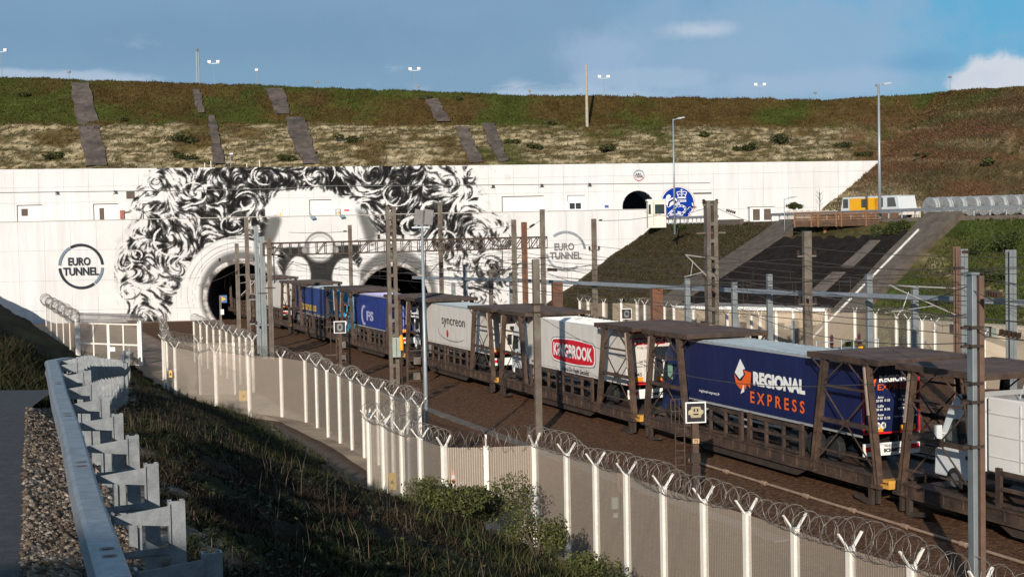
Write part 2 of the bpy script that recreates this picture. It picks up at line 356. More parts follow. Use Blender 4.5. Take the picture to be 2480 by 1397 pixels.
# ------------------------------------------------------------------ foreground embankment, shoulder, road
CREST = np.array([(4.2,-8,7.0),(1.3,0,7.0),(-1.2,7,6.95),(-3.0,12,6.9),(-4.5,16.2,6.9),(-5.75,19.6,6.9),(-7.75,25.2,6.75),(-9.3,31,6.2),(-11.7,40,5.2),(-15.0,54,3.8),(-20.6,75,1.9),(-27.1,100,0.2),(-33.5,124,-.3)])
TOE = np.array([(24,-8,-.35),(21,0,-.35),(16,9,-.35),(12.6,17.5,-.35),(9.2,26,-.35),(5.4,34.5,-.35),(.8,46,-.35),(-2.6,47.5,-.35),(-5.2,53.5,-.35),(-8.8,66,-.35),(-13.3,78,-.35),(-21.5,92,-.35),(-30,112,-.35)])
def rs(P, n):
    t = np.linspace(0, len(P)-1, n); i = np.minimum(t.astype(int), len(P)-2); f = (t-i)[:,None]; return P[i]*(1-f)+P[i+1]*f
nu, nv = 420, 90
A = rs(CREST, nu); B = rs(TOE, nu); v = np.linspace(0, 1, nv)[:,None,None]
prof = v**1.15
EM = A[None]*(1-v)+B[None]*v; EM[...,2] = A[None,:,2]*(1-prof[...,0]) + B[None,:,2]*prof[...,0]
nz = fbm(EM[...,0]*1.6, EM[...,1]*1.6, 11)-.5; nz2 = fbm(EM[...,0]*6, EM[...,1]*6, 12)-.5
edge = np.clip(np.minimum(v[...,0]*12, (1-v[...,0])*9), 0, 1)
EM[...,2] += edge*(nz*.55+nz2*.16)
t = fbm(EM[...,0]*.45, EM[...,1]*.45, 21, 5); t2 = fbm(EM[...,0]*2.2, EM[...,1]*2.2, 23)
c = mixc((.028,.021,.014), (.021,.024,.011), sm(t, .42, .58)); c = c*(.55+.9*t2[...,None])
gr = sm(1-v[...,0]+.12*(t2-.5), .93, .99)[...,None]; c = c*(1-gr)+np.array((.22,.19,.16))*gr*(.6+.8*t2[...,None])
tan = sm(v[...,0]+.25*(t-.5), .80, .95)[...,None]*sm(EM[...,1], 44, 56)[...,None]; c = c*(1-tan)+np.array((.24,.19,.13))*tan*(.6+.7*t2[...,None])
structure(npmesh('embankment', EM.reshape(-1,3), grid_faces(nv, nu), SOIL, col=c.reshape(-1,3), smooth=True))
def em_point(u, w):
    i = min(int(w*(nv-1)), nv-1); j = min(int(u*(nu-1)), nu-1); return EM[i, j]
def em_height(x, y):
    d = (EM[...,0]-x)**2+(EM[...,1]-y)**2; k = d.argmin(); return float(EM.reshape(-1,3)[k,2])

nrm = np.gradient(CREST[:, :2], axis=0); nrm /= np.linalg.norm(nrm, axis=1)[:,None]; LEFT = np.stack([-nrm[:,1], nrm[:,0]], 1)
def offset(P, d, dz=0):
    Q = P.copy(); Q[:, :2] += LEFT*(np.asarray(d)[:,None] if np.ndim(d) else d); Q[:,2] += dz; return Q
def strip(name, P, Q, nu, nv, m, amp=0.0, sc=3.0, colf=None):
    a = rs(P, nu); b = rs(Q, nu); w = np.linspace(0,1,nv)[:,None,None]; S = a[None]*(1-w)+b[None]*w
    if amp: S[...,2] += amp*(fbm(S[...,0]*sc, S[...,1]*sc, 31)-.5)*2
    col = colf(S) if colf else None
    return npmesh(name, S.reshape(-1,3), grid_faces(nv, nu)[:, ::-1], m, col=col, smooth=True)
SH = offset(CREST, np.interp(CREST[:,1],[0,12,25,60],[1.25,1.15,.85,.9]), .30); SH[:,2] = CREST[:,2]+.28; SH[:7,2] = 7.2
def shc(S):
    a = fbm(S[...,0]*2.5, S[...,1]*2.5, 41, 5); return mixc((.10,.078,.06), (.24,.20,.165), sm(a,.38,.62)).reshape(-1,3)
structure(strip('gravel_shoulder', CREST, SH, 500, 26, SOIL, .035, 7.0, shc))
RE = offset(CREST, 16, .2); RE[:,2] = SH[:,2]+.05
SHu = SH.copy(); SHu[:,2] -= .03; C8 = np.array([*SHu[:7], (-10.8,33.4,6.62)]); R8 = np.array([*RE[:7], (-42,36,6.9)])
structure(strip('road', C8, R8, 260, 40, ASPH, .02, .6))
BB = np.array([(-75,40,6.7),(-40,35.5,6.8),(-20,34,6.6),(-12.4,33.6,6.5),(-11.2,35.5,5.9),(-12.9,41,5.0),(-16.0,54,3.7),(-21.6,75,1.8),(-28.1,100,.1),(-35,124,-.4)], float)
BT = np.array([(-75,52,9.0),(-44,44,8.3),(-24,41,7.6),(-17.2,40.5,6.9),(-15.4,42,6.6),(-16.6,47,6.6),(-19.9,58,5.5),(-26,80,2.8),(-33,105,.9),(-41,130,.3)], float)
BF = np.array([(-95,100,14),(-80,104,13.5),(-72,106,13),(-66,110,12),(-62,113,11),(-60,117,10),(-60,124,9.5),(-62,132,9),(-66,145,8),(-68,171,7)], float)
def bkc(S):
    a = fbm(S[...,0]*.5, S[...,1]*.5, 51, 5); return mixc((.028,.022,.014), (.03,.034,.016), sm(a,.4,.6)).reshape(-1,3)
structure(strip('road_bank', BB, BT, 260, 30, SOIL, .22, 1.1, bkc))
structure(strip('far_bank', BT, BF, 200, 60, SOIL, .4, .3, bkc))

XB, YB = np.meshgrid(np.linspace(-90, 40, 180), np.linspace(-45, -6, 40))  # unseen mass behind the camera, added and profiled to shade the foreground
topb = np.interp(XB, [-90,-25,-18,-16,-13.5,2,7,13,22,40],[23,21,19.2,18.6,15.4,15.2,14.4,11.5,8,7])+.9*(fbm(XB*.45, XB*0+1, 55, 5)-.5)
ZB = 6.6+(topb-6.6)*np.exp(-((YB+16)/7.5)**4)+.7*(fbm(XB*.6, YB*.6, 57)-.5)
structure(npmesh('unseen_shade_bank', np.stack([XB,YB,ZB],-1).reshape(-1,3), grid_faces(*XB.shape), SOIL, col=np.tile((.05,.05,.028),(XB.size,1)), smooth=True))

# service road seen through the security fence
SRD = np.array([(22,-6,0),(16,12,0),(9.4,29,0),(4.8,38,0),(1.6,46,0),(-1.4,49,0),(-4.6,55,0),(-9,68,0),(-14,80,0),(-22,93,0),(-30,112,0),(-38,130,0),(-46,171,0)], float)
L2 = SRD.copy(); L2[:,0] += .2; L2[:,1] += .2; L2[:,2] = -.17
R2 = SRD.copy(); R2[:,0] += np.interp(SRD[:,1], [0,45,60,90,110,171],[1.5,3.2,4.4,5.5,8,11]); R2[:,1] += 1.2; R2[:,2] = -.17
structure(strip('service_road', L2, R2, 300, 24, ROADTAN, .04, .5))
ya = MB(); ya.add([(-75,108,-.16),(-24,96,-.16),(-25,171.6,-.16),(-75,171.6,-.16)], [(0,1,2,3)])
ct = MB()
for k in range(60): y = -2+k*1.02; a = trk(-7.95, y, -.06); b = trk(-7.95, y+.98, -.06); ct.bar(a, b, .55, .16)
structure(ct.build('cable_trough', CONCD))
structure(ya.build('portal_yard', mat('yard_surface', (.22,.145,.10), .95, var=.25, scale=.6)))

# ------------------------------------------------------------------ hill above the portal
ZW1, ZW2 = 172.0, 180.0
def crestz(x, y):
    b = np.interp(x, [-130,-72,-37,0,44,54,70,170], [35,32.9,30.9,28.6,26.9,27.4,28.2,33])
    return b + np.clip(x-44, 0, 10)/10*(np.minimum(y,200)-200)*.075
def toex(y): return np.interp(y, [60,85,100,125,150,180,400], [110,82,65,50.5,40.8,37.5,37.5])
def H(x, y):
    wt = np.interp(x, [-120,-65,0,46,120], [18.9,18.5,17.9,17.5,17.3])
    bz = np.interp(x, [-70,-35,0,42,80], [25.3,24.8,23.9,22.9,22.5])
    end = np.where(y < 190, wt+(y-180.4)/9.6*(bz-wt), np.where(y < 191.3, bz, bz+(y-191.3)*.66))
    sidez = 10.3 + .80*(x-toex(y)); sidez = np.where(x < toex(y), 9.8, sidez); end = np.where(y < 180.3, -50, end)
    k = np.maximum(end, sidez) if True else end
    cz = crestz(x, y); d = cz-k
    return np.where(d > 1.2, k, cz-.55*np.exp(-(1.2-d)*.8)*1.0 + 0*d - .0) if False else np.minimum(k, cz)
def Hn(x, y, dt=None):
    h = H(x, y)
    ch = (y > 180.5) & (y < 190.5)
    a = (fbm(x*.5, y*.5, 61)-.5)*.55 + (fbm(x*2.4, y*2.4, 63)-.5)*.3
    ledge = (vn(x*.35+vn(x*.9, y, 4)*1.5, h*2.2, 65)-.5)*.55
    return h + np.where(ch, ledge, 0) + a
def hillcol(x, y, z):
    a = fbm(x*.11, y*.16, 71, 5); b = fbm(x*.5, z*.8, 73, 5); e = fbm(x*1.6, z*3.2, 75, 4)
    grass = mixc((.078,.052,.018), (.050,.060,.013), sm(a+.25*(b-.5), .42, .66)); grass = grass*(.6+.8*b[...,None])
    # netted chalk face with thin ledges of vegetation
    led = .6*vn(x*.45, z*4.5+1.5*fbm(x*.2, z*.3, 77), 79)+.4*vn(x*1.4, z*8.0, 80); chalk = mixc((.095,.078,.036), (.40,.325,.20), sm(.55*led+.45*e, .40, .66))
    bz = np.interp(x, [-70,-35,0,42,80], [25.3,24.8,23.9,22.9,22.5])
    wt = np.interp(x, [-120,-65,0,46,120], [18.9,18.5,17.9,17.5,17.3])
    patch = fbm(x*.12+9, z*.30, 81, 4)
    bulk = sm(z+1.2*(b-.5)+.8*(patch-.5), bz-.5, bz+.2)
    veg = np.maximum(bulk, sm(patch, .56, .68)*.85); veg = np.maximum(veg, sm(x+3*(b-.5), 44.5, 46.5))
    c = chalk*(1-veg[...,None])+grass*veg[...,None]
    sd_ = sm(x-toex(y)-.0, 0, 3)*sm(x, 40, 46)*(1-sm(z, 19, 27))
    brown = mixc((.125,.068,.034), (.095,.072,.032), sm(b, .42, .6))*(.6+.8*e[...,None])
    tanp = sm(fbm((x-z)*.3, (x+z)*.9, 83, 4), .60, .70)*.5
    brown = brown*(1-tanp[...,None])+np.array((.30,.22,.12))*tanp[...,None]
    return c*(1-sd_[...,None])+brown*sd_[...,None]
ys = np.concatenate([np.linspace(180.4, 205, 105), np.linspace(206, 330, 26)]); xs = np.arange(-125, 170, .42)
X, Y = np.meshgrid(xs, ys); Z = Hn(X, Y); 
structure(npmesh('hill', np.stack([X,Y,Z],-1).reshape(-1,3), grid_faces(*X.shape), HILLM, col=hillcol(X,Y,Z).reshape(-1,3), smooth=True))
xs = np.arange(37, 170, .5); ys = np.arange(70, 180.9, .55); X, Y = np.meshgrid(xs, ys); Z = Hn(X, Y)
ok = (X > toex(Y)-.8); Z = np.where(X < toex(Y)+.1, 9.9, Z); Fc = grid_faces(*X.shape); kk = ok.ravel()[Fc].all(1)
structure(npmesh('side_hill', np.stack([X,Y,Z],-1).reshape(-1,3), Fc[kk], HILLM, col=hillcol(X,Y,Z).reshape(-1,3), smooth=True))
def hit(px, py):
    r = ray(px, py)
    for k in range(1200):
        P = CAM + r*(60+k*.2)
        if P[1] > 180.4 and P[2] < float(H(P[0], P[1])): return P
        if P[1] <= 180.4 and P[0] > float(toex(P[1])) and P[2] < float(H(P[0], P[1])): return P
        if P[1] > 320: break
    return at(px, py, 200)
# concrete drainage chutes down the hillside
chutes = [([(172,206),(215,205)],[(186,300),(238,298)],[(212,407),(262,406)], 'widest cracked drainage chute at the far left, running from crest to wall'),
 ([(467,221),(486,221)],[(473,252),(490,252)],[(481,279),(499,279)], 'narrow pale drainage chute in the grass directly below the tall antenna mast'),
 ([(503,284),(521,284)],[(511,345),(533,345)],[(520,402),(547,402)], 'narrow dark drainage chute through the netted chalk, below the one under the antenna'),
 ([(641,218),(684,218)],[(660,255),(698,255)],[(668,283),(703,283)], 'short ragged concrete chute at the crest, the lighter one left of centre'),
 ([(690,288),(735,288)],[(706,340),(752,340)],[(735,401),(775,401)], 'wide dark drainage chute in the chalk, second from the left down to the wall'),
 ([(1030,246),(1062,246)],[(1046,272),(1076,272)],[(1058,299),(1092,299)], 'upper concrete chute in the grass near the middle of the hill'),
 ([(1103,311),(1134,311)],[(1118,355),(1150,355)],[(1140,399),(1172,399)], 'broad dark chute in the chalk just right of the middle, ending at the mural'),
 ([(1168,303),(1196,303)],[(1182,345),(1212,345)],[(1209,397),(1233,397)], 'slim drainage chute furthest right on the chalk face')]
for i,(a,b_,c_,lab) in enumerate(chutes):
    V = []; n = 16
    for k in range(n+1):
        t = k/n; p0, p1, u = (a, b_, t*2) if t < .5 else (b_, c_, t*2-1)
        for q in (0, 1):
            px = p0[q][0]*(1-u)+p1[q][0]*u + (rng.random()-.5)*6; py = p0[q][1]*(1-u)+p1[q][1]*u
            V.append(hit(px, py))
    V = [(p[0], p[1], max(float(Hn(np.array(p[0]), np.array(p[1]))), float(H(p[0], p[1])))) for p in V]
    mb = MB(); top = [(p[0], p[1]-.10, p[2]+.22) for p in V]; bot = [(p[0], p[1]+.2, p[2]-.5) for p in V]
    o_ = len(V); fs = [(2*k, 2*k+2, 2*k+3, 2*k+1) for k in range(n)]
    fs += [(2*k, o_+2*k, o_+2*k+2, 2*k+2) for k in range(n)] + [(2*k+1, 2*k+3, o_+2*k+3, o_+2*k+1) for k in range(n)]
    mb.add(top+bot, fs); tag(mb.build('drainage_chute', mat('chute_concrete', (.11,.087,.073), .95, var=.5, scale=1.2, c2=(.07,.056,.046)) ), lab, 'drainage chute', 'concrete drainage chutes on the hill')

# ------------------------------------------------------------------ cutting slope on the right, upper road
TOPL = np.array([(16.8,175,10.2),(18,168,10.25),(22,150,10.3),(28,135,10.3),(37,120,10.4),(48,108,10.5),(66,95,10.6),(90,80,10.6)])
TOEL = np.array([(1.6,174,-.4),(3,165,-.4),(8,142,-.3),(15.5,120,-.3),(25,108,-.3),(35.5,96,-.3),(49,85,-.3),(72,66,-.3)])
nu, nv = 460, 70
def SL(u, w):      # u: index along, w: 0 top .. 1 toe
    i = np.minimum(np.asarray(u).astype(int), len(TOPL)-2); f = (u-i)[...,None]
    a = TOPL[i]*(1-f)+TOPL[i+1]*f; b = TOEL[i]*(1-f)+TOEL[i+1]*f; w = np.asarray(w)[...,None]; return a*(1-w)+b*w
U_, W_ = np.meshgrid(np.linspace(0, 7, nu), np.linspace(0, 1, nv)); S = SL(U_, W_)
a = fbm(S[...,0]*.25, S[...,2]*.3, 91, 5); b = fbm(S[...,0]*1.3, S[...,2]*1.3, 93, 4); e = fbm((S[...,0]+S[...,2])*.6, S[...,2]*.4, 95, 4)
brown = mixc((.085,.058,.034), (.066,.06,.026), sm(e, .40, .6)); green = mixc((.052,.075,.016), (.090,.078,.030), sm(a, .40, .6))
c = mixc((0,0,0), (1,1,1), np.clip((U_-3.3)/.25, 0, 1)); c = brown*(1-c)+green*c
gt = sm(U_+.2*W_, 1.55, 1.75)[...,None]*(1-sm(U_, 1.9, 2.0))[...,None]*.0; 
tanr = sm(a+.4*(b-.5)+.35*W_, .72, .86)[...,None]*sm(U_, 3.9, 4.3)[...,None]; c = c*(1-tanr)+np.array((.30,.24,.15))*tanr
c = c*(.55+.9*b[...,None]); S2 = S.copy(); S2[...,2] += ((b-.5)*.35+(a-.5)*.5)*np.clip(np.minimum(W_*10,(1-W_)*10),0,1)
structure(npmesh('cutting_slope', S2.reshape(-1,3), grid_faces(nv, nu)[:, ::-1], HILLM, col=c.reshape(-1,3), smooth=True))
def slope_strip(name, u0, u1, w0, w1, off, m, parent=None, s0=0.0, s1=None, n=24, k=8):
    s1 = s0 if s1 is None else s1; tt_, ww = np.meshgrid(np.linspace(0, 1, k), np.linspace(w0, w1, n)); uu = (u0+s0*ww)*(1-tt_)+(u1+s1*ww)*tt_; uu = uu+(fbm(ww*9+u0*7, tt_*0+u0, 131)-.5)*.016*(k > 3); P = SL(uu, ww); P = P + np.array((-.35,-.3,.55))*(off+.12*(fbm(uu*30, ww*25, 133)-.5)[...,None]*(k > 3))
    Q = SL(uu, ww) - np.array((-.35,-.3,.55))*.4
    V = np.concatenate([P.reshape(-1,3), Q.reshape(-1,3)]); N_ = n*k; Fc = list(map(tuple, grid_faces(n, k)[:, ::-1]))
    for r in range(n-1): Fc += [(r*k, (r+1)*k, N_+(r+1)*k, N_+r*k), (r*k+k-1, N_+r*k+k-1, N_+(r+1)*k+k-1, (r+1)*k+k-1)]
    for q in range(k-1): Fc += [(q, q+1, N_+q+1, N_+q), ((n-1)*k+q, N_+(n-1)*k+q, N_+(n-1)*k+q+1, (n-1)*k+q+1)]
    mb = MB(); mb.add(V, Fc); return mb.build(name, m, parent)
eL = lambda f: (3.08+(3.86-3.08)*f, -.68+(-.17+.68)*f)
def mats(f0, f1, w0, w1, off, m, name, parent=None, **k): a_, sa = eL(f0); b_, sb = eL(f1); return slope_strip(name, a_, b_, w0, w1, off, m, parent, s0=sa, s1=sb, **k)
tag(slope_strip('concrete_ramp', 2.78, 3.07, .02, .99, .78, CHUTE, s0=-.62, s1=-.68), 'grey concrete strip down the cutting, left of the black matting', 'slope strip')
gm = thing('slope_matting', 'black ribbed matting covering the cutting slope between two concrete strips', 'matting', SL(np.array(3.0), np.array(.5)))
def rel(o, root): o.location = [-a for a in root.location]; return o
for k in range(22):
    f0 = k/22; rel(mats(f0, f0+.0445, .17+.012*(k%3)-.03*(k>19), .97, .74+.10*(k%2)+.02*(k%3), GEOT, 'mat_sheet', gm, k=3, n=12), gm)
tag(mats(.80, .88, .22, .42, .98, CONCD, 'concrete_ramp'), 'upper short grey concrete strip laid on the black matting', 'slope strip')
tag(mats(.78, .87, .46, .62, .98, CONCD, 'concrete_ramp'), 'lower short grey concrete strip laid on the black matting', 'slope strip')
tag(slope_strip('concrete_ramp', 3.87, 4.08, .0, .99, .84, CHUTE, s0=-.17, s1=-.22), 'broad grey concrete ramp right of the black matting beside the green slope', 'slope strip')
tag(slope_strip('white_handrail', 3.93, 3.935, .14, .99, 1.05, mat('bright_rail', (.8,.8,.76), .5), s0=-.18, n=40, k=2), 'bright white rail running down the concrete ramp beside the matting', 'handrail')
# road on the shelf above
FARL = np.array([(17,179.9,0),(30,179.9,0),(38.5,179.9,0),(41.5,150,0),(51,125,0),(65,100,0),(82,86,0),(105,70,0)], float); FARL[:,2] = 10.44
NEARL = TOPL.copy(); NEARL[:,2] += .04; NEARL[0] = (17,171,10.3)
structure(strip('upper_road', NEARL, FARL, 80, 8, mat('upper_road_surface', (.20,.18,.16), .9, var=.2)))
# ------------------------------------------------------------------ mural paint (curls, pale rims and dark shapes), computed on a canvas
CX0, CY0, CW, CH = 270, 380, 1010, 440
yy, xx = np.mgrid[0:CH, 0:CW]; PX = xx+CX0; PY = yy+CY0
def inpoly(poly, X=PX, Y=PY):
    r = np.zeros(X.shape, bool); n = len(poly)
    for i in range(n):
        x1, y1 = poly[i]; x2, y2 = poly[(i+1)%n]
        if y1 == y2: continue
        c_ = ((Y < y1) != (Y < y2)) & (X < (x2-x1)*(Y-y1)/(y2-y1)+x1); r ^= c_
    return r
def blur(a, k):
    a = a.astype(float)
    for ax in (0, 1):
        for _ in range(2):
            cs = np.cumsum(np.concatenate([np.repeat(a.take([0],ax), k+1, ax), a, np.repeat(a.take([-1],ax), k, ax)], ax), ax)
            n = a.shape[ax]; hi = cs.take(range(2*k+1, 2*k+1+n), ax); lo = cs.take(range(0, n), ax); a = (hi-lo)/(2*k+1)
    return a
hair = [(325,480),(340,450),(352,432),(372,415),(390,398),(390,370),(1120,370),(1125,400),(1150,430),(1150,450),(1172,470),(1180,505),(1225,520),(1240,560),(1250,600),(1262,650),(1240,690),(1235,760),(1120,770),(1085,650),(1040,592),(985,570),(930,575),(905,560),(880,520),(868,495),(835,482),(800,466),(700,462),(655,480),(655,520),(668,560),(640,600),(560,578),(500,592),(465,628),(440,680),(418,740),(392,815),(330,800),(300,770),(290,720),(285,660),(288,600),(310,560),(335,535),(318,505)]
hm = inpoly(hair); hb = blur(hm, 4)
def blob(cx, cy, rx, ry): return np.exp(-(((PX-cx)/rx)**2+((PY-cy)/ry)**2))
dens = np.clip(.42*hb + .85*blob(720,425,190,55)+.5*blob(560,470,120,60)+.6*blob(930,470,120,90)+.7*blob(560,560,90,45)+.55*blob(980,550,110,45)
   +.5*blob(340,620,25,35)+.35*blob(410,560,60,60)-.32*blob(395,430,40,35)-.28*blob(1090,440,60,50)-.38*blob(340,720,80,75)-.35*blob(1180,560,60,50)-.3*blob(1190,690,70,60), 0, 1)
G0 = np.zeros((CH, CW)); wob = fbm(PX*.02, PY*.02, 5, 4)
curls = [(385,440,48),(330,618,26),(430,640,42),(415,580,50),(310,700,36),(350,760,40),(420,690,36),(470,470,46),(600,490,40),(560,545,46),(640,425,40),(770,420,50),(900,425,48),(880,505,34),(960,470,46),(1090,445,50),(1135,430,30),(1050,510,40),(1000,550,44),(1080,580,44),(1150,560,46),(1210,580,36),(1190,640,40),(1230,680,34),(1150,720,36),(500,600,34),(300,640,26)]
VX = np.zeros(G0.shape); VY = np.zeros(G0.shape)
an_ = 6.3*fbm(PX*.011, PY*.011, 9, 3)*1.6+.6
VX += .7*np.cos(an_); VY += .7*np.sin(an_)
for i_, (cx, cy, r) in enumerate(curls):
    ax_ = PX-cx+0.0; ay = PY-cy+0.0; q = np.hypot(ax_, ay)+1e-3; w = np.exp(-((q-r*.35)/(r*.75))**2)*1.0*(1 if i_ % 3 else -1); VX += w*(-ay/q+.35*ax_/q); VY += w*(ax_/q+.35*ay/q)
nn_ = np.hypot(VX, VY)+1e-4; VX /= nn_; VY /= nn_
N0 = blur(rng.random(G0.shape), 1); N1 = blur(rng.random(G0.shape), 2); N0 = (N0-N0.mean())/N0.std()+.45*(N1-N1.mean())/N1.std()
acc = N0.copy(); 
for sg in (-1, 1):
    x = (PX-CX0)+0.0; y = (PY-CY0)+0.0
    for st in range(11):
        xi = np.clip(x.astype(int), 0, CW-1); yi = np.clip(y.astype(int), 0, CH-1); x += sg*VX[yi, xi]*1.25; y += sg*VY[yi, xi]*1.25
        xi = np.clip(x.astype(int), 0, CW-1); yi = np.clip(y.astype(int), 0, CH-1); acc += N0[yi, xi]*(1-st/13)
acc = (acc-acc.mean())/acc.std()
lock = fbm(PX*.065+VX*.4, PY*.065+VY*.4, 201, 4); lock = (lock-lock.mean())/lock.std()
big = fbm(PX*.016, PY*.018, 205, 3); big = (big-big.mean())/big.std()
soft = np.clip(blur(hm, 11)*1.35-.18, 0, 1)
tone = acc*.95+lock*.65+big*.35
th = -2.5+soft*1.75+dens*2.1*soft
bright = 1/(1+np.exp(-(tone-th)*5.5)); mid_ = 1/(1+np.exp(-(tone-th+.9)*2.5))
G = .67*bright*(.86+.14*np.clip(.5+.35*acc, 0, 1)) + (1-bright)*(.010+.10*mid_)
G = np.where(soft <= .02, .67, G)
def splat(x, y, val, r):
    xi = np.round(x-CX0).astype(int); yi = np.round(y-CY0).astype(int)
    for dx in range(-2, 3):
        for dy in range(-2, 3):
            k = (dx*dx+dy*dy) <= (r+.25)**2; a_ = xi+dx; b_ = yi+dy; k = k & (a_ >= 0) & (a_ < CW) & (b_ >= 0) & (b_ < CH); G[b_[k], a_[k]] = val[k]
for (cx, cy, r) in curls:                                     # partial ring-shaped locks
    for rep in range(2):
        a0 = rng.random()*6.3; th_ = np.linspace(a0, a0+1.6+2*rng.random(), 200); q = r*(.45+.5*rng.random())*(1-.05*(th_-a0)); x = cx+np.cos(th_)*q; y = cy+np.sin(th_)*q*.85
        yi = np.clip((y-CY0).astype(int),0,CH-1); xi = np.clip((x-CX0).astype(int),0,CW-1); k = hm[yi, xi]; tp_ = np.sin(np.linspace(0, math.pi, 200))
        splat(x[k], y[k], np.full(k.sum(), .62 if dens[yi,xi].mean() > .45 else .10), (1.7*tp_)[k])
def smoothpaint(mask, val, k=2):
    global G
    a_ = blur(mask, k); G = G*(1-a_)+val*a_
# pale face area, rims and dark goggle-like shapes
smoothpaint(inpoly([(395,815),(420,740),(442,680),(468,630),(500,594),(545,578),(592,580),(640,592),(668,610),(690,650),(690,815)]), .72)
smoothpaint(inpoly([(835,760),(850,670),(880,615),(930,577),(985,570),(1040,592),(1085,645),(1118,700),(1135,760),(1130,815),(835,815)]), .76)
smoothpaint(inpoly([(655,482),(700,462),(800,466),(838,484),(868,498),(880,522),(906,565),(890,600),(640,602),(668,560),(655,522)]), .78)
smoothpaint(inpoly([(648,525),(672,520),(684,530),(672,570),(655,602),(635,600)]), .14, 4)
smoothpaint(inpoly([(858,500),(885,512),(915,560),(905,600),(886,590),(872,545)]), .14, 5)
smoothpaint((((PX-584)/102)**2+((PY-712)/106)**2 < 1) & (PY < 780), .14, 4)
smoothpaint(((PX-957)/102)**2+((PY-715)/112)**2 < 1, .16, 4)
smoothpaint(inpoly([(640,600),(905,590),(880,625),(862,660),(850,720),(840,815),(700,815),(692,680),(672,640)]), .03, 1)
for (cx, cy, rs_, a0, a1) in ((584,712,(112,119,131,146),150,330),(957,715,(122,130,143),190,352)):
    for r_ in rs_:
        th_ = np.radians(np.linspace(a0+rng.integers(0,25), a1-rng.integers(0,30), 500)); x = cx+np.cos(th_)*r_; y = cy+np.sin(th_)*r_*.96; sg_ = rng.uniform(.42,.56); tp_ = np.sin(np.linspace(0, math.pi, 500)); k = (x > CX0+3)&(y > CY0+3)&(x < CX0+CW-4)&(y < CY0+CH-4); splat(x[k], y[k], np.full(k.sum(), sg_), (1.0*tp_)[k])
smoothpaint(((PX-722)/30)**2+((PY-672)/52)**2 < 1, .64, 1); smoothpaint(((PX-838)/34)**2+((PY-675)/50)**2 < 1, .66, 1); smoothpaint((((PX-722)/30)**2+((PY-672)/52)**2 < 1)&(PX<702), .40, 3)
smoothpaint(((PX-655)/22)**2+((PY-618)/20)**2 < 1, .80); smoothpaint(((PX-888)/18)**2+((PY-610)/18)**2 < 1, .80)
rr_ = np.hypot(PX-774, PY-598); smoothpaint(rr_ < 38, .16, 1); smoothpaint(rr_ < 33, .60, 1); smoothpaint(rr_ < 27, .40, 1); smoothpaint((rr_ < 25), .74, 1)
smoothpaint(np.hypot(PX-697, PY-625) < 6, .06, 1)
for cx, cy in ((738,605),(812,605)): smoothpaint(np.hypot(PX-cx, PY-cy) < 8, .30, 1)
face = ~hm; G = np.where(face, G*(.93+.14*(fbm(PX*.06, PY*.06, 88)-.5)), G)
G = np.clip(G*(.9+.2*wob), .012, .635); G = np.where((~hb.astype(bool)) & (G > .58), .635, G)
def paint(P):     # colour of the paint at places on the walls
    v = P-CAM; d = v@FW; px = 1240+F*(v@CR)/d; py = 698.5-F*(v@CU)/d
    x = px-CX0; y = py-CY0; inside = (x >= 0) & (x < CW-1) & (y >= 0) & (y < CH-1)
    g_ = np.where(inside, G[np.clip(y.astype(int),0,CH-1), np.clip(x.astype(int),0,CW-1)], .635)
    return np.stack([g_, g_*.995, g_*.985], 1)

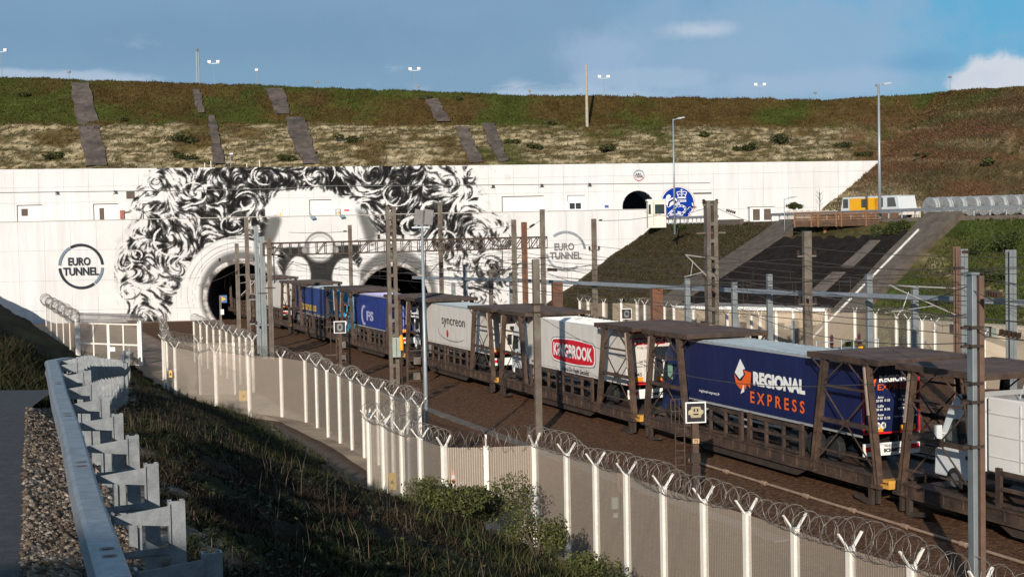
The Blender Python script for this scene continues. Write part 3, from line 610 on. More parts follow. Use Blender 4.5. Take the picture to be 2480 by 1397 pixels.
# ------------------------------------------------------------------ portal walls, panel by panel
HOLES = [(at(588,722,ZW1), 4.62), (at(956,728,ZW1), 4.55)]
lw = thing('portal_wall', 'long white lower portal wall with two round rail tunnel mouths and a curly black mural', 'wall', (-20, ZW1, 0))
uw = thing('upper_wall', 'long white upper wall below the hillside, set back behind the lower one, with doors and a small arch', 'wall', (-20, ZW2, 12))
def panel(x0, x1, z0, z1, Y, parent, holes, slant=None):
    r = parent.location; g_ = .009; x0 += g_; x1 -= g_; z0 += g_; z1 -= g_
    xs_ = [x0, x1]; P = np.array([(x, Y, z) for x in (x0, (x0+x1)/2, x1) for z in (z0, z1)]); v = P-CAM; d = v@FW; px = 1240+F*(v@CR)/d
    mural = px.max() > 275 and px.min() < 1275
    cut = [h for h in holes if (max(x0-h[0][0], 0, h[0][0]-x1)**2+max(z0-h[0][2], 0, h[0][2]-z1)**2) < h[1]**2]
    if not mural and not cut:
        mb = MB(); zt = (lambda x: z1) if slant is None else (lambda x: min(z1, slant(x)))
        a_ = Y+.12; vs = [(x0,Y,z0),(x1,Y,z0),(x1,Y,zt(x1)),(x0,Y,zt(x0)),(x0,a_,z0),(x1,a_,z0),(x1,a_,zt(x1)),(x0,a_,zt(x0))]
        mb.add([(p[0]-r[0], p[1]-r[1], p[2]-r[2]) for p in vs], [(0,1,2,3),(4,7,6,5),(0,4,5,1),(3,2,6,7),(0,3,7,4),(1,5,6,2)])
        return mb.build('wall_panel', WHITE, parent)
    st = .078 if mural or Y == ZW2 else .12; nx_ = int((x1-x0)/st)+2; nz_ = int((z1-z0)/st)+2
    X_, Z_ = np.meshgrid(np.linspace(x0, x1, nx_), np.linspace(z0, z1, nz_)); 
    if slant is not None: Z_ = np.minimum(Z_, slant(X_))
    V = np.stack([X_, np.full_like(X_, Y), Z_], -1).reshape(-1,3); Fc = grid_faces(nz_, nx_)
    ctr = V[Fc].mean(1); kk = np.ones(len(Fc), bool)
    for h in cut: kk &= np.hypot(ctr[:,0]-h[0][0], ctr[:,2]-h[0][2]) > h[1]-.12
    Fc = Fc[kk]
    if not len(Fc): return None
    # rim faces give each panel its thickness
    col = paint(V); n0 = len(V); rim = [0, nx_-1, nx_*nz_-1, nx_*(nz_-1)]; B4 = V[rim].copy(); F4 = V[rim].copy(); B4[:,1] += .12
    V = np.concatenate([V, F4, B4]); col = np.concatenate([col, col[rim], col[rim]])
    ex = np.array([(n0+i, n0+4+i, n0+4+(i+1)%4, n0+(i+1)%4) for i in range(4)])
    if not cut: Fc = np.concatenate([Fc, ex])
    return npmesh('wall_panel', V-np.array(r), Fc, MURAL, parent, col=col)
zb = [-.4, 1.35, 4.95, 8.6, 12.1]; xe = np.arange(-68.9, 18.3, 3.15); xe = np.append(xe[:-1], 18.35)
for i in range(len(xe)-1):
    for j in range(4): panel(xe[i], xe[i+1], zb[j], zb[j+1], ZW1, lw, HOLES)
TOPZ = lambda x: np.interp(x, [-75,-64,0,46,80], [18.95,18.85,18.15,17.75,17.5])
SIDE = lambda x: np.where(x < 39.6, 30, 30) 
xe2 = np.append(np.arange(-72, 46.5, 3.15), 46.8); zu = [12.05, 14.55, 16.5, 19.2]
ARC = at(1546, 507, ZW2); ARC[2] = 12.6
for i in range(len(xe2)-1):
    if xe2[i+1] > 18.4: panel(max(xe2[i], 18.4), xe2[i+1], 10.2, zu[0], ZW2, uw, [])
for i in range(len(xe2)-1):
    for j in range(3): panel(xe2[i], xe2[i+1], zu[j], zu[j+1] if j < 2 else 19.2, ZW2, uw, [(ARC, 2.25)], slant=TOPZ if j == 2 else None)
def onlw(mb, name, m, **k): o = mb.build(name, m, lw, **k); o.location = (-lw.location[0], -lw.location[1], -lw.location[2]); return o
def onuw(mb, name, m, **k): o = mb.build(name, m, uw, **k); o.location = (-uw.location[0], -uw.location[1], -uw.location[2]); return o
# backing with round openings
def backing(x0, x1, z0, z1, Y, holes, st=.35):
    X_, Z_ = np.meshgrid(np.arange(x0, x1+.01, st), np.arange(z0, z1+.01, st)); V = np.stack([X_, np.full_like(X_, Y), Z_], -1).reshape(-1,3)
    Fc = grid_faces(*X_.shape); c_ = V[Fc].mean(1); kk = np.ones(len(Fc), bool)
    for h in holes: kk &= np.hypot(c_[:,0]-h[0][0], c_[:,2]-h[0][2]) > h[1]-.02
    return V, Fc[kk]
V, Fc = backing(-70, 18.2, -.4, 11.95, ZW1+.15, HOLES); o = npmesh('backing', V-np.array(lw.location), Fc, mat('joint_grey', (.22,.215,.21), .9), lw)
V, Fc = backing(-72, 46.6, 12.0, 17.4, ZW2+.15, [(ARC, 2.1)]); o = npmesh('backing', V-np.array(uw.location), Fc, mat('joint_grey', (.35,.34,.33)), uw)
mb = MB(); mb.b2((-69, ZW1+.0, 12.112),(18.4, ZW2-.02, 12.2)); onlw(mb, 'roof_ledge', mat('ledge_concrete', (.42,.39,.35), .9))
mb = MB(); mb.b2((18.2, ZW1+.02, -.4),(18.36, ZW2, 12.1)); onlw(mb, 'end_face', WHITE)
MUR_RING = mat('marbled_rim_paint', (.50,.47,.44), .8, var=.7, scale=2.2, c2=(.10,.095,.09))
for h, r in HOLES:
    mb = MB(); n = 56; prof = [(r-.42, .5), (r-.42,-.30), (r-.28,-.42), (r+.02,-.42), (r+.16,-.28), (r+.2, .02)]
    vs = []; 
    for k in range(n):
        a = 2*math.pi*k/n
        for q, y in prof: vs.append((h[0]+q*math.cos(a), ZW1+y, h[2]+q*math.sin(a)))
    m_ = len(prof); fs = [(k*m_+i, k*m_+i+1, ((k+1)%n)*m_+i+1, ((k+1)%n)*m_+i) for k in range(n) for i in range(m_-1)]
    mb.add(vs, fs); onlw(mb, 'portal_rim', MUR_RING, smooth=True)
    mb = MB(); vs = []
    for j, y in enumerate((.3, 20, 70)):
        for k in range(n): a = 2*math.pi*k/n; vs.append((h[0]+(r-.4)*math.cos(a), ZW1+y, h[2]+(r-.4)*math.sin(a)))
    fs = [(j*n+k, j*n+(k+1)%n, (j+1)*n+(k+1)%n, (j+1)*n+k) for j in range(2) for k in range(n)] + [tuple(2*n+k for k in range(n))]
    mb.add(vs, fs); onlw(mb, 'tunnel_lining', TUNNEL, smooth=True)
# small arch
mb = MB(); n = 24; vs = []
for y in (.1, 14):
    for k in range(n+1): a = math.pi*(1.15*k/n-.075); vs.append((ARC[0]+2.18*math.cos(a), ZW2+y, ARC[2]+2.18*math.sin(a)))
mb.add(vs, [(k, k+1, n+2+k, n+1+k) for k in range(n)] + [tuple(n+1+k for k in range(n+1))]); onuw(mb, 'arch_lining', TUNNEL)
mb = MB(); n = 40; vs = []
for k in range(n+1):
    a = math.pi*(1.12*k/n-.06)
    for q, y in ((2.0, .3), (2.0, -.03), (2.32, -.03), (2.32, .0)): vs.append((ARC[0]+q*math.cos(a), ZW2+y, ARC[2]+q*math.sin(a)))
mb.add(vs, [(4*k+i, 4*k+i+1, 4*k+4+i+1, 4*k+4+i) for k in range(n) for i in range(3)]); onuw(mb, 'arch_rim', WHITE)
# thin blackish cable line and lamps on the upper wall
pts = [at(px, py, ZW2-.08) for px, py in ((-5,467),(130,465),(300,463),(460,461),(640,458),(810,450),(1000,450),(1190,448),(1427,446),(1720,443))]
mb = MB(); mb.tube(pts, .035, 4); onuw(mb, 'conduit', PGREY)
for px, py in ((139,466),(280,464),(1194,450),(1312,448),(1428,446)):
    p = at(px, py, ZW2-.12); mb = MB(); mb.box((p[0], p[1]-.15, p[2]), (.34,.25,.22)); mb.bar((p[0]-.3,p[1]-.05,p[2]-.25),(p[0]+.3,p[1]-.05,p[2]-.25),.05); onuw(mb, 'wall_light', PBLACK)
# doors and shutters of the upper wall
def recess(x0, y0, x1, y1, name='door', m=WHITE, frame=DARK, leaf=None, w=.10):
    a_ = at(x0, y0, ZW2-.03); b_ = at(x1, y1, ZW2-.03); b_[2] = max(b_[2], 12.22); xa, xb, za, zb_ = a_[0], b_[0], b_[2], a_[2]
    mb = MB(); mb.b2((xa, ZW2-.10, zb_),(xb, ZW2-.02, zb_+w)); mb.b2((xa-w, ZW2-.10, za),(xa-.002, ZW2-.02, zb_+w)); f = onuw(mb, 'recess_shade', frame)  # dark top and left strips paint the shade of a door recess
    if m is None: return
    mb = MB(); mb.b2((xa+.003, ZW2-.06, za),(xb, ZW2-.015, zb_-.004)); d = onuw(mb, name, m); return xa, xb, za, zb_
def hatch(x0, y0, x1, y1, m=VENT, n=7, name='louvre'):
    a_ = at(x0, y0, ZW2-.03); b_ = at(x1, y1, ZW2-.03); mb = MB(); mb.b2((a_[0], ZW2-.10, b_[2]),(b_[0], ZW2-.062, a_[2]))
    for k in range(n): z = b_[2]+(a_[2]-b_[2])*(k+.5)/n; mb.b2((a_[0], ZW2-.14, z-.03),(b_[0], ZW2-.10, z+.03))
    onuw(mb, name, m)
MDOOR = mat('door_white', (.74,.73,.71), .6, var=.04); MURD = mat('door_painted_grey', (.5,.49,.47), .8, var=.6, scale=2, c2=(.14,.13,.13))
recess(43,499,103,538, m=MDOOR); hatch(52,506,68,523)
recess(228,496,287,532, m=MDOOR); hatch(241,504,253,532, n=12)
recess(347,495,402,531, m=None)
recess(751,486,803,520, m=MDOOR); recess(1063,479,1112,516, m=None)
recess(1217,478,1316,512, m=MDOOR); recess(1376,475,1417,508, m=MDOOR, frame=PGREY)
hatch(306,464,326,481, n=6)
a_ = at(1368,488,ZW2-.03); b_ = at(1416,509,ZW2-.03); mb = MB(); mb.b2((a_[0], ZW2-.16, b_[2]),(b_[0], ZW2-.07, a_[2])); onuw(mb, 'window_frame', ALU)
a_ = at(1378,492,ZW2); b_ = at(1408,506,ZW2)
for q in (0, 1): mb = MB(); x0 = a_[0]+(b_[0]-a_[0])*(.5*q+.03); x1 = a_[0]+(b_[0]-a_[0])*(.5*q+.47); mb.b2((x0, ZW2-.2, b_[2]),(x1, ZW2-.165, a_[2])); onuw(mb, 'window_pane', GLASS)
a_ = at(1700,467,ZW2); b_ = at(1722,468,ZW2); mb = MB(); mb.b2((a_[0]-1.1, ZW2-.4, a_[2]-.05),(b_[0], ZW2-.02, a_[2]+.05)); onuw(mb, 'canopy', PGREY)
a_ = at(1469,500,ZW2); mb = MB(); mb.box((a_[0], ZW2-.08, a_[2]),(.5,.06,.3)); onuw(mb, 'notice_plate', PBLUE)

# logos
def ring_arc(c, r0, r1, a0, a1, Y, t=.03, n=36):
    mb = MB(); vs = []
    for k in range(n+1):
        a = math.radians(a0+(a1-a0)*k/n)
        for r in (r0, r1): vs += [(c[0]+r*math.cos(a), Y-t, c[2]+r*math.sin(a))]
    mb.add(vs, [(2*k, 2*k+2, 2*k+3, 2*k+1) for k in range(n)]); return mb
def eurologo(px, py, R, Y, on, root, ma, mb_, mc, md, bold=.03):
    c_ = at(px, py, Y); s = R
    for (a0, a1, m_) in ma: on(ring_arc(c_, R*.885, R, a0, a1, Y-.12), 'logo_ring', m_)
    for st, w, h, dx, dz in (('EURO', .98, .36, -.56, .04), ('TUNNEL', 1.56, .36, -.79, -.40)):
        o = lettering(st, (c_[0]+dx*R, Y-.15, c_[2]+dz*R), (1,0,0), (0,0,1), w*R, h*R, mb_, root, bold, 'lettering'); o.location = [-q for q in root.location]
for n_, args in enumerate(((197,645,55/20.06,ZW1,onlw,lw,[(4,118,GREYPAINT),(120,176,GREYPAINT2),(184,306,GREYPAINT),(308,356,GREYPAINT2)],GREYPAINT,0,0),)):
    eurologo(*args)
eurologo(1370,608,49/20.06,ZW1,onlw,lw,[(6,32,GREYPAINT2),(33,128,mat('pale_slate', (.22,.25,.28))),(186,308,mat('pale_slate2', (.25,.28,.31)))],mat('mid_grey_paint', (.14,.14,.145)),0,0)
eurologo(1547,425,13.2/19.17,ZW2,onuw,uw,[(4,176,GREYPAINT2),(184,356,REDPAINT)],GREYPAINT,0,0,.02)
# round blue anniversary emblem with a crown over 25
em = thing('round_emblem', 'round blue emblem with white 25, crown and rooster beside the small arch', 'emblem', at(1641,493,ZW2-.05))
E = np.array(em.location); Re = 39.5/19.17; Y_ = -.15
def one(mb, name, m_): return mb.build(name, m_, em)
zc = -0.0; cut = -1.35
def disc(r, y, m_, name, flat=None):
    mb = MB(); n = 64; pts = [(r*math.cos(2*math.pi*k/n), max(r*math.sin(2*math.pi*k/n), -1.9)) for k in range(n)]
    mb.prism(pts, (0, y, 0), (1,0,0), (0,0,1), (0,.02,0)); return one(mb, name, m_)
disc(Re+.12, -.08, REDPAINT, 'ring'); disc(Re+.06, -.105, PWHITE, 'ring'); disc(Re-.02, -.13, BLUEPAINT, 'disc')
def px2(px, py): return ((px-1641)/19.17, -(py-493)/19.17)
def poly(pts, name='motif', y=-.155, m_=None): mb = MB(); mb.prism([px2(*p) for p in pts], (0,y,0), (1,0,0), (0,0,1), (0,.015,0)); return one(mb, name, m_ or PWHITE)
def stroke(pts, w, name='motif', m_=None, y=-.155):
    P = [px2(*p) for p in pts]; mb = MB()
    for (a, b), (c2_, d2) in zip(P[:-1], P[1:]):
        L_ = math.hypot(c2_-a, d2-b) or 1; nx_, nz_ = -(d2-b)/L_*w/2, (c2_-a)/L_*w/2; ex, ez = (c2_-a)/L_*w*.3, (d2-b)/L_*w*.3
        mb.prism([(a+nx_-ex, b+nz_-ez), (a-nx_-ex, b-nz_-ez), (c2_-nx_+ex, d2-nz_+ez), (c2_+nx_+ex, d2+nz_+ez)], (0,y,0), (1,0,0), (0,0,1), (0,.015,0))
    return one(mb, name, m_ or PWHITE)
two = [(1618,500),(1621,489),(1630,484),(1638,490),(1637,500),(1630,508),(1617,520),(1652,520)]
stroke(two, .24, 'digit'); stroke(two, .07, 'digit_line', BLUEPAINT, -.172)
five = [(1660,487),(1644,487),(1643,500),(1651,498),(1659,503),(1659,512),(1651,517),(1642,514)]
stroke(five, .24, 'digit'); stroke(five, .07, 'digit_line', BLUEPAINT, -.172)
stroke([(1639,466),(1643,478),(1659,478),(1663,466),(1657,464),(1651,467),(1645,464),(1639,466)], .075, 'crown'); stroke([(1651,459),(1651,478)], .075, 'crown'); stroke([(1648,461),(1654,461)], .07, 'crown')
stroke([(1641,480),(1661,480)], .09, 'crown'); stroke([(1642,473),(1646,470),(1650,473),(1655,470),(1660,473)], .06, 'crown')
poly([(1612,482),(1615,473),(1621,471),(1625,475),(1622,480),(1619,486),(1625,480),(1634,478),(1640,484),(1637,493),(1628,496),(1621,501),(1616,499),(1611,492)], 'rooster')
stroke([(1664,508),(1669,502),(1675,504),(1676,511),(1671,514),(1667,519)], .08, 'lion'); stroke([(1671,514),(1674,521)], .08, 'lion'); stroke([(1676,493),(1677,499)], .1, 'lion')
# ------------------------------------------------------------------ rails
for i, tx in enumerate((0.0, 5.6, 11.2, 16.8)):
    labs = ['track under the rake of lorry wagons, nearest the security fence','empty track just behind the lorry wagons','third track counted from the lorry wagons, towards the slope','fourth track, next to the far fence']
    t_ = thing('railway_track', labs[i], 'railway track', trk(tx, 0, 0), PHI, 'parallel railway tracks')
    for s_ in (-.72, .72):
        mb = MB(); mb.b2((s_-.035, -60, .10),(s_+.035, 122, .14)); mb.b2((s_-.012,-60,-.0),(s_+.012,122,.10)); mb.b2((s_-.07,-60,-.03),(s_+.07,122,.0)); mb.build('rail', mat('rail_steel', (.20,.13,.09), .45, .5, var=.2), t_)
    mb = MB()
    for k in range(300): y = -58+k*.6; mb.b2((-1.2, y, -.09),(1.2, y+.24, -.01))
    tag(mb.build('sleepers', CONCD, t_), kind='stuff')

# ------------------------------------------------------------------ one lorry-carrying wagon (local frame: y from -9.5 near end to +9.5 far end)
def ibeam(mb, p0, p1, w, h):      # H section laid along p0-p1
    p0 = Vector(p0); p1 = Vector(p1); d = (p1-p0).normalized(); up = Vector((1,0,0))
    y = (up - d*up.dot(d)).normalized(); x = d.cross(y)
    mb.bar(p0+x*h/2, p1+x*h/2, .03, w, up=y) if False else None
    mb.bar(p0, p1, h, w, up=y); return mb
def make_wagon():
    w = thing('shuttle_wagon', '', 'railway wagon')
    mb = MB(); mb.b2((-1.95,-9.4,.86),(1.95,9.4,.97)); mb.b2((-1.2,-9.3,.55),(1.2,9.3,.86)); mb.build('deck', BROWN, w)
    for s_ in (-1, 1):
        mb = MB(); x = s_*2.0
        mb.b2((x-.09,-9.45,.62),(x+.09,9.45,.72)); mb.b2((x-.03,-9.45,.72),(x+.03,9.45,1.05)); mb.b2((x-.10,-9.45,1.05),(x+.10,9.45,1.12))
        for k in range(-9, 10): mb.b2((x-.08,k-.03,.72),(x+.08,k+.03,1.05))
        mb.build('side_sill', BROWN, w)
        mb = MB(); mb.prism([(-4.6,.62),(-3.8,.28),(3.8,.28),(4.6,.62)], (x*.93,0,0), (0,1,0), (0,0,1), (.06*s_,0,0)); mb.build('skirt', BRDARK, w)
        # ladder-like side guards with window openings
        for a, b in ((-4.3,-.35),(.35,4.3)):
            mb = MB(); X0 = x
            for z, h in ((1.22,.08),(1.72,.11),(2.22,.13)): mb.b2((X0-.045,a,z-h/2),(X0+.045,b,z+h/2))
            n = 3
            for k in range(n+1): y = a+(b-a)*k/n; ww = .11 if k in (0, n) else .06; mb.b2((X0-.06,y-ww,1.08),(X0+.06,y+ww,2.22 if k not in (0,n) else 2.36))
            mb.build('side_guard', BROWN, w)
        # end frames: splayed legs, struts, crossed braces
        for e in (-1, 1):
            ya, yb = e*9.35, e*5.15; ta, tb = e*8.65, e*5.95; zt = 5.12
            for (y0, y1) in ((ya, ta), (yb, tb)):
                mb = MB(); 
                for q in (-1, 1): mb.bar((x+q*.0, y0+q*.10, .75), (x*.985, y1+q*.10, zt), .24, .035, up=(0,1,0))
                mb.bar((x, y0, .75), (x*.985, y1, zt), .03, .20, up=(0,1,0))
                mb.box((x, y0, .74), (.4,.5,.12)); mb.build('leg', BROWN, w)
            if s_ == -1:
                mb = MB(); ys_ = lambda z: ya+(ta-ya)*(z-.75)/(zt-.75)
                sg = -1 if e > 0 else 1
                mb.bar((x-.15, ys_(3.3)+.12*e*0, 3.25), (x-.13, ys_(4.95), 4.95), .07, .07); mb.build('reflective_strip', BRIGHT, w)
            lf = lambda z: (x*.99, ya+(ta-ya)*(z-.75)/(zt-.75), z); rt = lambda z: (x*.99, yb+(tb-yb)*(z-.75)/(zt-.75), z)
            mb = MB(); mb.bar(lf(4.05), rt(4.05), .08, .08); mb.bar(lf(2.75), rt(2.75), .10, .16)
            c_ = [(lf(2.75)[i]+rt(2.75)[i])/2 for i in range(3)]; mb.box(c_, (.12,.34,.26)); mb.bar(lf(1.6), rt(1.6), .06, .06)
            mb.build('strut', BROWN, w)
            mb = MB(); c0 = Vector(c_)
            for q in (lf(4.02), rt(4.02), lf(1.05), rt(1.05)): mb.tube([q, c0], .032, 5)
            m1 = ((lf(5.05)[0]), (lf(5.05)[1]+rt(5.05)[1])/2, 5.1)
            mb.tube([lf(4.1), m1], .03, 5); mb.tube([rt(4.1), m1], .03, 5)
            mb.tube([lf(4.55), (x, e*9.45, 5.1)], .03, 5); mb.tube([rt(4.55), (x, e*4.95, 5.1)], .03, 5)
            mb.build('cross_brace', BROWN, w)
    for e in (-1, 1):
        mb = MB(); y0, y1 = (e*4.9, e*9.5) if e > 0 else (-9.5, -4.9); z = 5.2
        mb.b2((-2.08, y0, z),(2.08, y1, z+.03))
        n = 30
        for k in range(n): yy_ = y0+(y1-y0)*(k+.5)/n; mb.b2((-2.06, yy_-.03, z+.03),(2.06, yy_+.03, z+.055))
        mb.build('roof_sheet', ROOFB, w)
        mb = MB()
        for x in (-2.05, 2.05): mb.b2((x-.05,y0,z-.16),(x+.05,y1,z+.06))
        for y in (y0+.05, (y0+y1)/2, y1-.05): mb.b2((-2.0,y-.05,z-.14),(2.0,y+.05,z-.002))
        mb.build('roof_frame', BROWN, w)
        # bogie
        yc = e*6.6; bg_ = MB(); 
        for x in (-1.0, 1.0): bg_.b2((x-.09,yc-1.25,.38),(x+.09,yc+1.25,.58)); bg_.b2((x-.14,yc-.35,.25),(x+.14,yc+.35,.42))
        bg_.b2((-1.1,yc-.2,.35),(1.1,yc+.2,.5)); b_ = bg_.build('bogie', BRDARK, w)
        for yw in (yc-.9, yc+.9):
            mb = MB(); 
            for x in (-.78, .78): mb.lathe((x,yw,.36), [(.30,-.06),(.36,-.055),(.36,.05),(.12,.06)], 18, 'x')
            mb.cyl((-.8,yw,.36),(.8,yw,.36),.07,8); mb.build('wheelset', BRDARK, b_)
        # hooked end bracket below the sill and the ochre step
        for x in (-2.0, 2.0):
            mb = MB(); mb.bar((x,e*8.9,.70),(x,e*8.9,.02),.16,.20); mb.bar((x,e*8.9,.06),(x,e*7.9,.22),.14,.16); mb.bar((x,e*9.3,.62),(x,e*9.3,.12),.14,.14); mb.build('end_bracket', BRDARK, w)
        mb = MB(); 
        for x in (-.85,.85): mb.cyl((x,e*9.4,.8),(x,e*9.95,.8),.09,10); mb.cyl((x,e*9.9,.8),(x,e*9.98,.8),.2,12)
        mb.build('buffer', BRDARK, w)
        mb = MB(); mb.b2((-1.9,e*9.42,.9),(-1.25,e*9.92,1.0)); mb.build('yellow_step', YELBLK, w) if e < 0 else None
        if e < 0:
            mb = MB(); mb.b2((-2.02,-9.95,.72),(-1.3,-9.45,.84)); mb.b2((-2.0,-9.94,.84),(-1.35,-9.88,1.02)); mb.build('yellow_step', YELBLK, w)
    for x in (-1.6, -.2, 1.4):
        mb = MB(); mb.b2((x-.3, -2.4+x*.3, .3),(x+.3, -.6+x*.3, .56)); mb.build('brake_cylinder', BRDARK, w)
    return w
wg = make_wagon()
wl_ = {-2:'lorry wagon cut by the right edge of the picture', -1:'lorry wagon carrying the white van-fronted truck at the right edge',0:'lorry wagon carrying the navy trailer with the orange arrow',1:'lorry wagon carrying the white trailer with the large red oval sign',
 2:'lorry wagon carrying the white trailer with the small red dot',3:'lorry wagon carrying the violet-blue trailer with the pale round letters',4:'lorry wagon carrying the mid-blue trailer with yellow lettering',5:'lorry wagon with white trailer just outside the left tunnel mouth',6:'lorry wagon already entering the left tunnel mouth'}
for n_ in range(-2, 7):
    w = wg if n_ == -2 else copy_tree(wg)
    w.location = trk(0, 20*n_+10.5); w.rotation_euler = (0,0,PHI); w['label'] = wl_[n_]; w['group'] = 'open-sided wagons of the lorry train'

# ------------------------------------------------------------------ lorries on the wagons (local: y=0 trailer rear, +y towards the tunnel, near side x=-1.28)
def wheel(parent, x, y, r=.5, w=.32, z=0.0):
    mb = MB(); s_ = -1 if x < 0 else 1
    mb.lathe((x, y, z+r), [(r*.55,-w/2),(r*.94,-w/2),(r,-w*.35),(r,w*.35),(r*.94,w/2),(r*.55,w/2)], 22, 'x'); o = mb.build('wheel', TYRE, parent)
    mb = MB(); mb.lathe((x+s_*w*.30, y, z+r), [(r*.56,-.06),(r*.56,.05),(r*.38,.02),(r*.2,.10),(r*.1,.12)], 16, 'x'); mb.build('rim', RIM, o)
def trailer(t, side, roof, rear, L=13.6, h0=1.15, h1=3.98, W=2.55, rearbar=PWHITE, curtain=True, back=True):
    x = W/2
    mb = MB(); mb.b2((-x,.05,h0+.14),(x,L,h1-.05)); mb.build('trailer_box', side, t, bevel=.03)
    mb = MB(); mb.b2((-x-.01,.0,h1-.05),(x+.01,L+.02,h1+.0)); n = 26
    for k in range(n): mb.b2((-x+.05,.2+k*(L-.4)/n,h1),(x-.05,.24+k*(L-.4)/n,h1+.025))
    mb.build('roof_panel', roof, t)
    mb = MB(); 
    for s_ in (-1, 1): mb.b2((s_*x-.02,.0,h0+.04),(s_*x+.02,L,h0+.135)); mb.b2((s_*x-.018,.0,h1-.10),(s_*x+.018,L,h1-.03)) if curtain else None
    mb.build('edge_rail', ALU if curtain else rear, t)
    if curtain:
        mb = MB()
        for k in range(20): y = .5+k*(L-1)/19; mb.b2((-x-.010,y-.018,h0+.16),(-x+.0,y+.018,h1-.12)); mb.b2((x,y-.018,h0+.16),(x+.010,y+.018,h1-.12)); mb.b2((-x-.018,y-.03,h0+.14),(-x-.008,y+.03,h0+.30))
        tag(mb.build('curtain_straps', side, t), kind='stuff')
    mb = MB(); 
    for s_ in (-1, 1): mb.b2((s_*.45-.07,.3,.75),(s_*.45+.07,L-.4,h0)); 
    for k in range(8): mb.b2((-1.1,.8+k*1.6,h0-.12),(1.1,.92+k*1.6,h0+.03))
    mb.build('chassis', BLACKP, t)
    for y in (2.1, 3.4, 4.7):
        for s_ in (-1, 1): wheel(t, s_*1.05, y)
    for s_ in (-1, 1):
        mb = MB(); mb.b2((s_*1.0-.06,L-3.4,.15),(s_*1.0+.06,L-3.25,h0)); mb.box((s_*1.0,L-3.3,.1),(.28,.3,.06)); mb.build('landing_leg', BLACKP, t)
        mb = MB(); 
        for z in (.55,.85): mb.b2((s_*1.22-.015,5.6,z-.04),(s_*1.22+.015,L-3.6,z+.04))
        mb.build('underrun_guard', ALU, t)
        mb = MB(); mb.b2((s_*1.05-.18, 6.3,.5),(s_*1.05+.18,7.6,1.05)); mb.build('storage_box', BLACKP, t)
    mb = MB(); mb.b2((-x+.02,-.02,h0+.16),(x-.02,.045,h1-.08)); 
    mb.build('rear_door', rear, t)
    mb = MB(); 
    for q in (-.9,-.35,.35,.9): mb.tube([(q,-.05,h0+.2),(q,-.05,h1-.15)], .018, 6)
    mb.b2((-.006,-.035,h0+.2),(.006,-.02,h1-.1)); mb.build('lock_rod', ALU if rear is not NAVY else CABN, t)
    # rear underrun bar with lamps and plate
    mb = MB(); mb.b2((-x+.03,-.06,.48),(x-.03,.02,.95)); mb.build('rear_bar', rearbar, t)
    for s_ in (-1, 1):
        mb = MB(); mb.b2((s_*(x-.33)-.24,-.10,.66),(s_*(x-.33)+.24,-.062,.84)); mb.build('tail_light', REFL_R, t)
        mb = MB(); mb.b2((s_*(x-.55)-.34,-.045,h0+.22),(s_*(x-.55)+.34,-.024,h0+.42)); mb.build('rear_marker', REFL_O, t)
        mb = MB(); mb.b2((s_*(x-.55)-.38,-.036,h0+.17),(s_*(x-.55)+.38,-.022,h0+.21)); mb.build('rear_marker_border', REFL_R, t)
